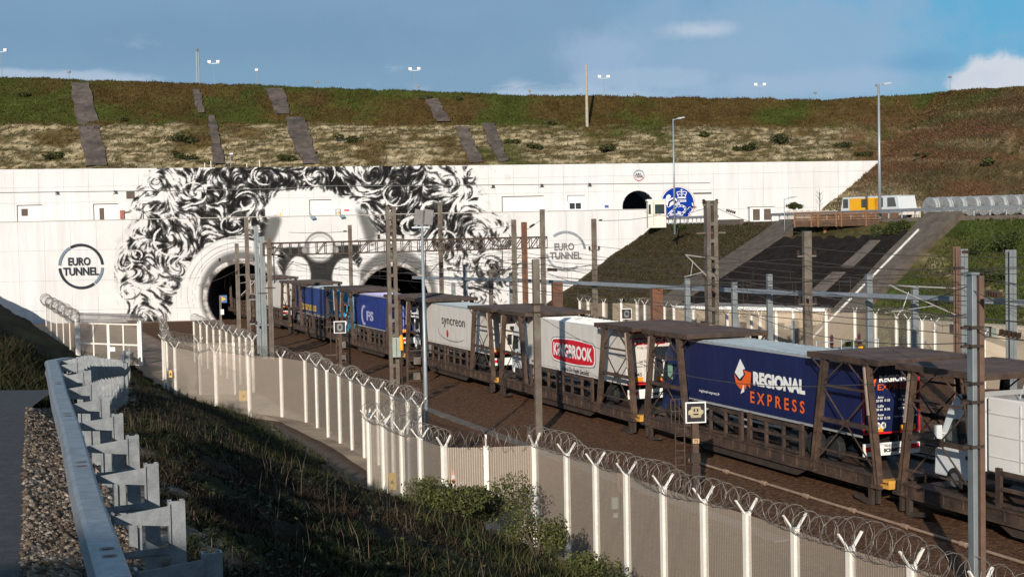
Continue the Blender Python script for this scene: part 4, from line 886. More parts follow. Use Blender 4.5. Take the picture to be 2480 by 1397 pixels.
def cab(t, y0, paint, W=2.46, L=2.2, top=3.7, defl=True, visor=None, win=GLASS):
    x = W/2; c_ = bpy.data.objects.new('cab', None)
    prof = [(0,.75),(0,top-.15),(.25,top),(1.35,top-.05),(1.75,top-.45),(2.08,2.35),(2.2,1.75),(2.24,.55),(1.9,.42),(1.9,.75)]
    mb = MB(); mb.prism([(y0+a*L/2.2, b) for a, b in prof], (-x,0,0), (0,1,0), (0,0,1), (W,0,0)); c_ = mb.build('cab', paint, t, bevel=.05)
    for s_ in (-1, 1): mb = MB(); mb.prism([(y0+1.05,1.95),(y0+1.05,2.72),(y0+1.78,2.72),(y0+1.98,2.1),(y0+1.98,1.85)], (s_*(x+.006)-(.0 if s_>0 else .0),0,0), (0,1,0), (0,0,1), (s_*.012,0,0)); mb.build('side_window', win, c_)
    mb = MB(); mb.add([(-x+.12,y0+2.10,2.33),(x-.12,y0+2.10,2.33),(x-.15,y0+1.80,3.2),(-x+.15,y0+1.80,3.2)], [(0,1,2,3)]); mb.add([(-x+.12,y0+2.13,2.33),(x-.12,y0+2.13,2.33),(x-.15,y0+1.83,3.2),(-x+.15,y0+1.83,3.2)], [(0,1,2,3)]); mb.build('windscreen', GLASS, c_)
    for s_ in (-1, 1):
        mb = MB(); mb.box((s_*(x+.22), y0+1.95, 2.45),(.24,.14,.62)); mb.bar((s_*x,y0+1.9,2.75),(s_*(x+.2),y0+1.95,2.72),.04); mb.build('mirror', BLACKP, t)
        mb = MB(); mb.prism([(y0+.9,1.12),(y0+.9,1.16),(y0+1.95,1.16),(y0+1.95,1.12)], (s_*(x+.004),0,0), (0,1,0), (0,0,1), (s_*.02,0,0)); mb.prism([(y0+1.02,1.7),(y0+1.02,1.76),(y0+1.2,1.76),(y0+1.2,1.7)], (s_*(x+.004),0,0), (0,1,0), (0,0,1), (s_*.03,0,0)); mb.build('door_trim', BLACKP, t)
        mb = MB(); mb.prism([(y0-.75,2.0),(y0-.75,top-.05),(y0-.02,top-.05),(y0-.02,1.2),(y0-.3,1.2)], (s_*(x-.02),0,0), (0,1,0), (0,0,1), (s_*.03,0,0)); mb.build('side_fairing', paint, t)
        mb = MB(); mb.b2((s_*(x-.16)-.14, y0-1.9,.35),(s_*(x-.16)+.14,y0-.55,.95)); mb.build('fuel_tank', ALU, t)
        wheel(t, s_*1.03, y0+1.35); wheel(t, s_*1.0, y0-2.6, w=.6)
    mb = MB(); mb.b2((-.45,y0-3.4,.6),(-.3,y0+1.8,.85)); mb.b2((.3,y0-3.4,.6),(.45,y0+1.8,.85)); mb.build('tractor_chassis', BLACKP, t)
    if defl: mb = MB(); mb.prism([(y0+.05,top),(y0+.15,top+.42),(y0+1.2,top+.02)], (-x+.12,0,0), (0,1,0), (0,0,1), (W-.24,0,0)); mb.build('roof_deflector', paint, t, bevel=.03)
NS = -1.28-.012
def side_text(t, s, y, z, w, h, m_, bold=.03, name='lettering', shear=0):   # y = left edge (tunnel side)
    return lettering(s, (NS-.020, y, z), (0,-1,0), (0,0,1), w, h, m_, t, bold, name, shear)
def side_poly(t, pts, m_, name='motif', d=.0):
    mb = MB(); mb.prism([(-a, b) for a, b in pts], (NS-.010-d,0,0), (0,1,0), (0,0,1), (-.006,0,0)); 
    return mb.build(name, m_, t)
def rear_text(t, s, x, z, w, h, m_, bold=.02, name='lettering'): return lettering(s, (x, -.058, z), (1,0,0), (0,0,1), w, h, m_, t, bold, name)
def rear_poly(t, pts, m_, name='motif', d=0.0): mb = MB(); mb.prism(pts, (0,-.04-d,0), (1,0,0), (0,0,1), (0,-.006,0)); return mb.build(name, m_, t)
def rrect(x0, x1, z0, z1, r, n=5):
    P = []
    for cx, cz, a0 in ((x1-r,z1-r,0),(x0+r,z1-r,90),(x0+r,z0+r,180),(x1-r,z0+r,270)):
        for k in range(n+1): a = math.radians(a0+90*k/n); P.append((cx+r*math.cos(a), cz+r*math.sin(a)))
    return P
def lorry(label, s_rear, name='lorry'): return thing(name, label, 'lorry', trk(0, s_rear, .97), PHI, 'lorries carried on the shuttle train')
def ell(cx, cz, rx, rz, n=28): return [(cx+rx*math.cos(2*math.pi*k/n), cz+rz*math.sin(2*math.pi*k/n)) for k in range(n)]
def arcpoly(cx, cz, rx, rz, w, a0, a1, n=24):
    o_ = []; i_ = []
    for k in range(n+1):
        a = math.radians(a0+(a1-a0)*k/n); tt = math.sin(math.pi*k/n)*.7+.3
        o_.append((cx+rx*math.cos(a), cz+rz*math.sin(a))); i_.append((cx+(rx-w*tt)*math.cos(a), cz+(rz-w*tt)*math.sin(a)))
    return o_+i_[::-1]
def sp(y, z): return (-y, z)   # side polygons take (-y, z) so x grows rightwards

# navy trailer with arrow mark
t = lorry('navy blue curtain-sided lorry with orange and white arrow mark and ribbed pale roof', 3.2)
trailer(t, NAVY, TROOF, NAVY)
# text starts: px 1825 of side 1668..2096
side_text(t, 'REGIONAL', 7.8, 2.40, 4.0, .60, PWHITE, .06); side_text(t, 'E X P R E S S', 8.05, 1.64, 4.2, .50, PORANGE, .02)
side_text(t, 'regional-express.fr', 12.6, 1.62, 1.9, .17, PWHITE, .01)
LG = lambda P: [((a+9.25)*1.02-8.68, (b-2.87)*.74+2.68) for a, b in P]
side_poly(t, LG([(-9.9,3.05),(-9.45,3.88),(-9.05,3.36),(-9.25,3.28),(-9.18,3.0),(-9.5,2.72)]), PWHITE)
side_poly(t, LG([(-9.45,1.86),(-9.15,2.55),(-9.15,2.02)]), PWHITE)
side_poly(t, LG([(-9.95,2.95),(-9.8,2.4),(-9.5,2.18),(-9.3,2.1),(-9.2,2.45),(-9.0,2.18),(-8.92,2.5),(-8.65,2.3),(-8.55,3.2),(-9.18,3.28),(-9.02,3.05),(-9.35,2.62),(-9.62,2.62)]), PORANGE, d=.006)
for s_ in (-1, 1):
    mb = MB(); mb.b2((s_*1.235-.03,-.06,1.3),(s_*1.235+.03,-.025,3.85)); mb.build('red_marker_strip', REFL_R, t)
mb = MB(); mb.b2((-1.2,-.062,1.29),(1.2,-.03,1.35)); mb.build('red_marker_strip', REFL_R, t)
rear_text(t, 'REGIONAL', -.55, 3.22, 1.6, .25, PWHITE, .045); rear_text(t, 'EXPRESS', -.62, 2.93, 1.5, .22, PORANGE, .01)
rear_poly(t, [(-1.08,3.35),(-.98,3.55),(-.82,3.38),(-.9,3.2)], PWHITE); rear_poly(t, [(-1.1,3.0),(-.95,2.82),(-.74,3.1),(-.66,3.4),(-.88,3.3),(-.96,3.1)], PORANGE, d=.006)
for i, (a, b) in enumerate((('Arras','03 20 00 05 55'),('Lille','03 20 66 06 06'),('Rouen','02 35 00 32 32'))):
    rear_text(t, a, -.62, 2.62-.33*i, .28, .09, PWHITE, .02); rear_text(t, b, -.86, 2.49-.33*i, .78, .09, PWHITE, .02)
for i, (a, b) in enumerate((('Bruxelles','02 50 50 88'),('Bretagne','02 97 36 33'))): rear_text(t, a, .45, 2.62-.33*i, .4, .09, PWHITE, .02); rear_text(t, b, .3, 2.49-.33*i, .7, .09, PWHITE, .02)
rear_text(t, 'www.regional-express.fr', .1, 1.86, 1.05, .08, PWHITE, .02)
for i, s_ in enumerate(('70','80','90')):
    rear_poly(t, ell(-.85+.24*i, 1.60, .11, .13), PWHITE, 'speed_disc'); rear_text(t, s_, -.92+.24*i, 1.53, .14, .14, PBLACK, .02)
rear_text(t, 'FG-827-CR', -.35, .80, .55, .09, PBLACK, .01); mb = MB(); mb.b2((-.4,-.085,.78),(.3,-.064,.91)); mb.build('number_plate', PWHITE, t); o = rear_text(t, 'SCHMITZ', -.4, .60, .9, .14, PBLACK, .06); 
for o in [c for c in t.children if c.name.startswith('lettering')][-2:]: o.location.y = -.036
cab(t, 14.25, CABN, visor=True); 
mb = MB(); mb.prism([(15.3,1.95),(15.3,2.7),(15.75,2.7),(15.75,2.1)], (-1.262,0,0), (0,1,0), (0,0,1), (-.012,0,0)); mb.build('sunlit_side_visor', GLASSG, t)  # pale green visor, sunlight on it put into the colour

# white trailer with the red oval sign
t = lorry('white box lorry with large red oval sign on the side and doors, white cab', 23.5)
trailer(t, TWHITE, TWHITE2, TWHITE, curtain=False, rearbar=PWHITE)
K = rrect(-6.7, -1.95-.85, 2.05, 3.2, .34)
def bulge(P, k=.14): 
    x0 = min(p[0] for p in P); x1 = max(p[0] for p in P); zc = sum(p[1] for p in P)/len(P)
    out = []; n = len(P)
    for i in range(n):
        a, b = P[i], P[(i+1)%n]
        m_ = 8 if abs(b[0]-a[0]) > 1 else 1
        for q in range(m_):
            X_ = a[0]+(b[0]-a[0])*q/m_; Z_ = a[1]+(b[1]-a[1])*q/m_; u = (X_-x0)/(x1-x0)*2-1; out.append((X_, Z_+(1 if Z_ > zc else -1)*k*(1-u*u)))
    return out
side_poly(t, bulge(rrect(-9.9,-3.75,1.76,3.0,.36)), PBLACK, 'sign_outline'); side_poly(t, bulge(rrect(-9.86,-3.79,1.79,2.97,.35)), PWHITE, 'sign_border', d=.005); side_poly(t, bulge(rrect(-9.74,-3.91,1.87,2.89,.3)), PRED, 'sign_panel', d=.010)
lettering('KINGBROOK', (NS-.034, 9.5, 2.02), (0,-1,0), (0,0,1), 5.35, .74, PWHITE, t, .035)
side_text(t, 'Fridge & Dry Freight Specialists', 8.5, 1.16, 3.8, .36, PBLACK, .01, shear=.35)
side_text(t, 'KB45', 13.0, 1.36, .35, .12, PBLACK, .02)
rear_poly(t, rrect(-.95,.95,3.2,3.55,.1), PRED, 'sign_panel'); rear_text(t, 'KINGBROOK', -.85, 3.27, 1.7, .21, PWHITE, .04)
rear_text(t, 'Fridge & Dry Freight', -.7, 2.98, 1.4, .14, PGREY, 0); rear_text(t, 'tel 01354 695', -.6, 2.3, 1.2, .13, PBLACK, .01); rear_text(t, 'www.kingbrook.co.uk', -.75, 2.05, 1.5, .11, PBLACK, .01)
rear_text(t, 'KB45', -1.05, 1.62, .6, .17, PBLACK, .01); rear_text(t, 'SCHMITZ', -.1, .62, .8, .15, PBLACK, .05).location.y = -.03
mb = MB(); mb.b2((-1.25,-.062,3.78),(1.25,-.02,3.86)); mb.build('red_marker_strip', REFL_R, t)
mb = MB(); mb.b2((-1.25,-.062,1.18),(1.25,-.02,1.25)); mb.build('red_marker_strip', REFL_R, t); cab(t, 14.25, CABW)

# white trailer with red dot
t = lorry('white box lorry with thin black lettering, grey swoosh and small red oval dot', 43.9)
trailer(t, TWHITE, TROOF, TWHITE, curtain=False)
side_text(t, 'syncreon', 9.6, 2.45, 5.0, .64, PBLACK, .0)
side_poly(t, ell(-8.4, 2.02, .22, .27), PRED, 'red_dot'); side_poly(t, arcpoly(-7.4, 2.15, 3.0, .62, .07, 165, 330), PGREY, 'swoosh')
rear_poly(t, ell(.3, 3.35, .1, .1), PRED, 'red_dot'); mb = MB(); mb.b2((-1.25,-.062,3.8),(1.25,-.02,3.86)); mb.build('red_marker_strip', REFL_R, t); cab(t, 14.25, CABW)
mb = MB(); mb.b2((-1.25,-.062,1.2),(1.25,-.02,1.25)); mb.build('red_marker_strip', REFL_R, t)

# violet-blue trailer with pale letters
t = lorry('violet-blue curtain-sided lorry with pale round swirl and two pale letters, cyan cab', 64.4)
trailer(t, BLUECF, PLILAC, BLUECF, rearbar=PWHITE)
side_poly(t, arcpoly(-10.2, 2.2, .9, .85, .45, 60, 300), PLILAC, 'swirl'); side_text(t, 'FS', 9.4, 1.8, 2.2, .8, PLILAC, .05)
rear_poly(t, arcpoly(0, 2.7, .7, .6, .35, 40, 320), PWHITE, 'swirl'); rear_text(t, 'CFS', -.35, 2.5, .7, .35, PWHITE, .04); cab(t, 14.25, CYAN)
# blue trailer with yellow letters
t = lorry('mid-blue curtain-sided lorry with yellow lower-case lettering and a thin yellow line', 87.6)
trailer(t, BLUEIN, TROOF, CYAN); rear_text(t, 'transus', -.9, 2.3, 1.8, .3, PORANGE, .03)
side_text(t, 'transus', 11.2, 1.6, 6.6, .75, PYEL, .03); side_poly(t, [(-13,1.36),(-13,1.40),(-.3,1.40),(-.3,1.36)], PYEL, 'yellow_line'); cab(t, 14.25, CABN)
# white lorry near the tunnel, red framed
t = lorry('white lorry with a red rear frame just outside the left tunnel mouth', 108.6)
trailer(t, TWHITE, TROOF, TWHITE, L=12.0, curtain=False)
for s_ in (-1, 1): mb = MB(); mb.b2((s_*1.22-.06,-.07,1.2),(s_*1.22+.06,-.02,3.9)); mb.build('red_post', REFL_R, t)
# white van-fronted truck at the right
t = thing('lorry', 'white truck with tall sleeper cab and long white ribbed box at the right edge', 'lorry', trk(0, -14.2, .97), PHI, 'lorries carried on the shuttle train')
x = 1.15
mb = MB(); mb.b2((-1.2,0,1.0),(1.2,10.5,3.45)); mb.build('box_body', TWHITE2, t, bevel=.05)
mb = MB()
for k in range(6): mb.b2((-1.225,.4+k*1.7,1.2),(-1.205,.46+k*1.7,3.3))
for z in (1.5,2.2,2.9): mb.b2((-1.222,.1,z),(-1.206,10.4,z+.03))
mb.build('panel_seams', mat('seam_white', (.6,.6,.58), .5), t)
mb = MB(); mb.b2((-1.25,0,.75),(1.25,10.6,.98)); mb.build('chassis', BLACKP, t)
mb = MB(); mb.prism([(10.75,.7),(10.75,3.35),(11.2,3.5),(12.2,3.35),(12.7,2.75),(13.0,2.1),(13.35,1.55),(13.45,.45),(11.0,.45)], (-1.1,0,0), (0,1,0), (0,0,1), (2.2,0,0)); c_ = mb.build('cab', CABW, t, bevel=.08)
mb = MB(); mb.prism([(11.5,1.65),(11.55,2.5),(12.35,2.5),(12.8,1.75),(12.8,1.6)], (-1.105,0,0), (0,1,0), (0,0,1), (-.012,0,0)); mb.build('side_window', GLASS, c_)
mb = MB(); mb.prism([(11.4,.6),(11.4,2.55),(11.43,2.55),(11.43,.6)], (-1.105,0,0), (0,1,0), (0,0,1), (-.006,0,0)); mb.box((-1.12,11.6,1.25),(.04,.22,.12)); mb.build('door_trim', BLACKP, c_)
mb = MB(); mb.b2((-1.0,13.4,.3),(1.0,13.6,.75)); mb.build('bumper', BLACKP, c_)
mb = MB(); mb.box((-1.32,12.9,1.95),(.22,.16,.55)); mb.bar((-1.1,12.8,1.95),(-1.3,12.9,1.95),.04); mb.build('mirror', CABW, c_)
for y in (12.3, 1.5, 2.7): wheel(t, -1.0, y, .42, .26); wheel(t, 1.0, y, .42, .26)
mb = MB(); 
for q in range(10): mb.tube([(-1.1, 1+q*.9, 3.5),(-.9,1+q*.9,3.95),(1.1,1+q*.9,3.95)], .03, 5)
mb.tube([(-.9,1,3.95),(-.9,9.1,3.95)], .03, 5); mb.build('load_frame', ALU, t)
mb = MB(); mb.b2((-.85,1,3.5),(1.0,9.1,3.85)); mb.build('load_cover', TARP, t)
mc = thing('black_machinery', 'tangle of black pipes and bars standing beside the white truck at the right edge', 'machinery', trk(-1.55, -9.2, 1.0), PHI)
mb = MB(); r2 = random.Random(3)
for k in range(70):
    p = Vector((r2.uniform(-.25,.3), r2.uniform(-1.3,1.3), r2.uniform(.2,1.5))); d = Vector((r2.uniform(-.2,.2), r2.uniform(-.5,.5), r2.uniform(-.4,.4))); mb.tube([p-d*.6, p+Vector((.1,.05,.1)), p+d*.6], r2.uniform(.02,.05), 5)
mb.b2((-.2,-1.0,.1),(.25,1.0,.9)); mb.build('pipework', BLACKP, mc)
mb = MB(); mb.tube([(-.25,1.5,0),(-.25,1.5,1.65),(-.25,.9,1.65),(-.25,.9,.6)], .04, 6); mb.build('hoop', BROWN, mc)

# ------------------------------------------------------------------ security fences
def vbracket():
    mb = MB(); 
    for s_ in (-1, 1): mb.bar((0, s_*.03, -.05),(0, s_*.31, .34), .06, .04); 
    return mb.mesh('bracket')
def postmesh(w=.13, h=3.5, d=.9):
    mb = MB(); mb.b2((-w/2,-w/2,-d),(w/2,w/2,h)); mb.b2((-w/2-.012,-w/2-.012,h),(w/2+.012,w/2+.012,h+.02))
    for k in range(9): mb.b2((-w/2-.012,-.02,.2+k*.38),(w/2+.012,.02,.25+k*.38))
    return mb.mesh('post')
BR = vbracket(); BR.materials.append(FPOST)
def fence(label, P, hgt=3.5, wires=True, fm=FMESH, coil=True, wpost=.13, vb=True, group='white-posted security fences', loops=5.0, base=None, crad=.27, wr=.0075):
    P = [np.array(p, float) for p in P]; root = thing('security_fence', label, 'fence', P[0], 0, group); r = P[0]
    pm = postmesh(wpost, hgt); pm.materials.append(FPOST)
    for i, p in enumerate(P):
        a = P[max(i-1,0)]; b = P[min(i+1,len(P)-1)]; an = math.atan2(b[1]-a[1], b[0]-a[0])
        o = link('post', pm, None, root); o.location = p-r; o.rotation_euler = (0,0,an)
        if vb: q = link('bracket', BR, None, o); q.location = (0,0,hgt)
    for i in range(len(P)-1):
        a, b = P[i]-r, P[i+1]-r; L_ = np.linalg.norm((b-a)[:2]); mb = MB(); up = np.array((0,0,1.0)); n = max(1, int(L_/.075))
        d = (b-a)/np.linalg.norm(b-a); off = np.array((-d[1], d[0], 0))*.0
        lo = -.85
        mb.add([a+up*lo, b+up*lo, b+up*(hgt-.03), a+up*(hgt-.03)], [(0,1,2,3)])
        o = mb.build('mesh_panel', fm, root)
        if wires:
            mb = MB(); s_ = np.array((d[0],d[1],0))*.0065; q = np.array((-d[1],d[0],0))*.012
            for k in range(1, n):
                c_ = a+(b-a)*k/n; mb.add([c_-s_+up*lo-q, c_+s_+up*lo-q, c_+s_+up*(hgt-.02)-q, c_-s_+up*(hgt-.02)-q], [(0,1,2,3)])
            w_ = mb.build('vertical_wires', FWIRE, o); w_['kind'] = 'stuff'
    if coil:
        pts = []; T = 0; segs = 12
        for i in range(len(P)-1):
            a, b = P[i]-r, P[i+1]-r; L_ = np.linalg.norm((b-a)[:2]); d = (b-a)/L_; q = np.array((-d[1], d[0], 0)); n = int(L_*loops*segs)
            for k in range(n):
                f = k/n; ph = 2*math.pi*T/segs; T += 1; jr = crad*(1+.22*math.sin(T*.013)+.12*math.sin(T*.037)); sag = -.06*math.sin(math.pi*f)+.05*math.sin(T*.021)
                pts.append(a+(b-a)*f+up*(hgt+.30+sag)+q*jr*math.cos(ph)+up*jr*math.sin(ph)+d*.10*math.sin(ph*1.37))
        if len(pts) > 2: MB().tube(pts, wr, 3, False).build('razor_wire', RAZOR, root)
    return root
def fp(px, py, drop=7.0, h=3.5, dz=0):
    v = 10.2-drop+.0; p = atz(px, py, v); p[2] = v-h; return p
near = [fp(*q) for q in ((1075,1081),(1177,1081),(1295,1076),(1372,1099),(1442,1124),(1517,1148),(1606,1179),(1704,1201+10),(1808,1242),(1925,1280),(2059,1327),(2208,1371))]
d = near[-1]-near[-2]; e_ = near[-1].copy()
for k in range(5): e_ = e_+d*(1.0)+np.array((.12*k,0,0)); near.append(e_.copy())
fl = [fp(*q) for q in ((892,1013),(927,1027),(972,1042),(1017,1061))]
fence('tall white-posted security fence curving across the bottom right foreground, topped by coiled razor wire', fl+near, loops=4.6, crad=.32, wpost=.15, wr=.0075)
mid = [fp(*q) for q in ((423,841),(521,854),(601,859),(680,865),(738,873),(765,882),(791,897),(820,907),(849,918),(879,931),(914,943),(949,956),(987,969),(1015,983))]
fence('security fence along the foot of the grass slope, left of centre, behind the near one', mid, wpost=.15)
fence('short side of the fence stepping back from the near fence to the middle one', [fp(892,1013), fp(935,1013), fp(1015,983)+np.array((0,.05,0))], wires=False, wpost=.12)
far1 = [fp(469+(611-469)*k/9, 777+(823-777)*k/9) for k in range(10)]
fence('far line of close-set fence posts running back to the left tunnel', far1, wires=False, fm=FMESHF, wpost=.14)
fence('fence across the service road linking the two lines left of the masts', [fp(394,821), fp(482,830), fp(566,829), fp(611,825)], wires=False, wpost=.13)
fence('short return of fence beside the white gate', [fp(394,783), fp(398,805), fp(404,828), fp(423,841)], wires=False, wpost=.12)
fence('dark fence with thick razor coil running from the portal wall to the gate', [fp(110,731), fp(122,738), fp(136,746), fp(152,756), fp(168,766), fp(187,779)], wires=False, fm=FMESHF, wpost=.10, vb=False, crad=.5)
rp = [(1404,729),(1424,731),(1462,733),(1505,733),(1543,733),(1561,736),(1609,742),(1632,745),(1679,751),(1720,756),(1760,762)]
fence('far security fence behind the train in front of the brown cutting', [fp(*q) for q in rp], wires=False, fm=FMESHF, wpost=.20, crad=.25)
rp = [(1786,769),(1820,764),(1840,762),(1879,760),(1920,760),(2000,757),(2071,756),(2120,760),(2171,765)]
fence('far security fence behind the navy trailer in front of the black matting', [fp(*q) for q in rp], wires=False, fm=FMESHF, wpost=.19, crad=.28)
rp = [(2171,765),(2200,772),(2233,776),(2264,781),(2320,795),(2381,812),(2444,812),(2500,822),(2570,835)]
fence('far security fence at the right edge below the green slope', [fp(*q) for q in rp], wires=False, fm=FMESHF, wpost=.20)

# gate
ga, gb = fp(187,779), fp(338,783); r = ga
gt_ = thing('white_gate', 'white double-leaf mesh gate between brown fencing at the foot of the portal wall', 'gate', ga, 0)
dv = gb-ga
for f in (0.0, 1.0): mb = MB(); p = dv*f; mb.box((p[0],p[1],1.6),(.32,.32,4.2)); mb.build('gate_post', FPOST, gt_)
for a_, b_ in ((.03,.49),(.51,.97)):
    mb = MB(); A_ = dv*a_; B_ = dv*b_; M_ = dv*(a_+b_)/2
    for z in (.1,1.75,3.4): mb.bar((A_[0],A_[1],z),(B_[0],B_[1],z),.12,.12)
    for p in (A_, M_, B_): mb.bar((p[0],p[1],.1),(p[0],p[1],3.4),.10,.10)
    lf_ = mb.build('gate_leaf', FPOST, gt_); mb = MB(); mb.add([(A_[0],A_[1]+.02,.1),(B_[0],B_[1]+.02,.1),(B_[0],B_[1]+.02,3.4),(A_[0],A_[1]+.02,3.4)], [(0,1,2,3)]); mb.build('leaf_mesh', mesh_fence_mat('gate_mesh', (.56,.48,.38), .22), lf_)
pts = []; T = 0
for k in range(900): ph = k*.42; f = k/900; p = dv*f; pts.append((p[0]+.0, p[1]+.35*math.cos(ph), 3.85+.4*math.sin(ph)))
MB().tube(pts, .02, 3, False).build('razor_wire', RAZOR, gt_)
mb = MB(); p = dv*.56; mb.box((p[0],p[1]-.1,1.35),(.5,.06,.35)); mb.build('gate_sign', PWHITE, gt_)
# small signs hung on the fences
for px, py, z, w, h, m_, lab in ((950,1165,None,.30,.62,PYEL,'narrow yellow warning plate on the near fence just left of the lamp pole'),(590,958,None,.55,.6,PYEL,'faded yellow sign seen through the middle fence'),(413,905,None,.2,.45,PYEL,'small yellow plate on the fence beside the white gate')):
    Z0 = {950:51.8, 590:83.0, 413:88.5}[px]; p = at(px, py, Z0-.25); mb = MB(); mb.box((0,0,0),(w,.02,h)); o = mb.build('warning_sign', m_); o.location = p; tag(o, lab, 'sign')
    mb = MB(); mb.add([(-.08,-.015,-.08),(.08,-.015,-.08),(0,-.015,.08)], [(0,1,2)]); mb.build('pictogram', PBLACK, o)

# ------------------------------------------------------------------ guardrail of the foreground road
def cpt(s):     # along the rail by metres, starting near the camera
    return None
RP = CREST[1:].copy(); RP[:, :2] -= 0; seg = np.linalg.norm(np.diff(RP[:, :2], axis=0), axis=1); cum = np.concatenate([[0], np.cumsum(seg)])
def rail_at(s):
    x = np.interp(s, cum, RP[:,0]); y = np.interp(s, cum, RP[:,1])
    e = .5; x2 = np.interp(s+e, cum, RP[:,0]); y2 = np.interp(s+e, cum, RP[:,1]); x1 = np.interp(s-e, cum, RP[:,0]); y1 = np.interp(s-e, cum, RP[:,1])
    d = np.array((x2-x1, y2-y1)); d /= np.linalg.norm(d)
    tz = np.interp(y, [0,25,31,54,75,100,125], [8.12,8.08,7.62,5.5,3.4,1.35,.8])
    return np.array((x, y, tz)), d
gr_ = thing('guardrail', 'galvanised steel crash barrier running up the left foreground and curving away right', 'guardrail', (0,0,0))
smax = cum[-1]-2; s0 = .6
n = 130
P_ = [rail_at(s0+(smax-s0)*k/n) for k in range(n+1)]
prof = [(-.09,-.32),(-.125,-.25),(-.10,-.17),(-.125,-.10),(-.115,-.05),(-.08,-.03),(.075,-.03),(.10,-.05),(.105,-.10),(.095,-.11),(.08,-.06),(-.08,-.06)]
def beam_seg(i0, i1):
    mb = MB(); vs = []; m_ = len(prof)
    for i in range(i0, i1+1):
        p, d = P_[i]; q = np.array((d[1], -d[0])); c_ = p[:2]-q*np.interp(p[1],[8,12,24],[.62,.60,.42])
        for a, b in prof: vs.append((c_[0]+q[0]*a, c_[1]+q[1]*a, p[2]+b))
    fs = [((i)*m_+j, i*m_+(j+1)%m_, (i+1)*m_+(j+1)%m_, (i+1)*m_+j) for i in range(i1-i0) for j in range(m_)]
    mb.add(vs, fs); return mb
for i in range(0, n, 5): beam_seg(i, min(i+5, n)).build('rail_beam', GALV, gr_)
pmb = MB(); pmb.b2((-.065,-.03,-1.75),(.065,-.020,.0)); pmb.b2((-.065,-.020,-1.75),(-.055,.06,0)); pmb.b2((.055,-.020,-1.75),(.065,.06,0)); pmb.b2((-.055,.05,-1.75),(-.03,.06,0)); pmb.b2((.03,.05,-1.75),(.055,.06,0)); pm = pmb.mesh('post'); pm.materials.append(GALV)
smb = MB()     # folded spacer bracket between beam and post
smb.prism([(-.50,-.08),(-.50,-.14),(-.06,-.19),(-.06,-.03)], (0,-.05,0), (1,0,0), (0,0,1), (0,.006,0))
smb.prism([(-.50,-.37),(-.50,-.41),(-.06,-.45),(-.06,-.35)], (0,-.05,0), (1,0,0), (0,0,1), (0,.006,0))
smb.b2((-.06,-.05,-.52),(-.052,.05,-.02)); smb.b2((-.5,-.05,-.42),(-.48,.05,-.06)); smb.b2((-.5,-.05,-.42),(-.06,.04,-.41))
smb.b2((-.30,-.045,-.37),(-.29,.045,-.16))
sm_ = smb.mesh('spacer'); sm_.materials.append(GALV)
k = 0; s = 1.9
while s < smax-.5:
    p, d = rail_at(s); an = math.atan2(d[1], d[0])-math.pi/2; o = link('post', pm, None, gr_); o.location = (p[0]+.02, p[1], p[2]+.0); o.rotation_euler = (0,0,an)
    q = link('spacer', sm_, None, o); s += 2.0
for s in np.arange(2.2, 26, 4.0):
    for k in (0, 1):
        p, d = rail_at(s+k*.24); q = np.array((d[1], -d[0])); c_ = p[:2]-q*np.interp(p[1],[8,12,24],[.62,.60,.42]); x = [( .055*math.cos(a), .022*math.sin(a)) for a in np.linspace(0, 2*math.pi, 10, endpoint=False)]
        hm_ = MB(); hm_.add([(c_[0]+q[0]*a+d[0]*b*1.2, c_[1]+q[1]*a+d[1]*b*1.2, p[2]-.022) for a, b in x], [tuple(range(10))]); hm_.build('bolt_slot', RAILHOLE, gr_)

pl = thing('ground_pipe', 'thin pale jointed pipe lying on the ballast before the wagon under the navy trailer', 'pipe', trk(-3.3, -14, .05), PHI)
for k in range(9): mb = MB(); mb.cyl((0,k*3,0),(0,k*3+2.9,0),.05,8); mb.cyl((0,k*3+2.75,0),(0,k*3+3.05,0),.085,8); mb.build('pipe_length', mat('pipe_tan', (.30,.20,.14), .6), pl)
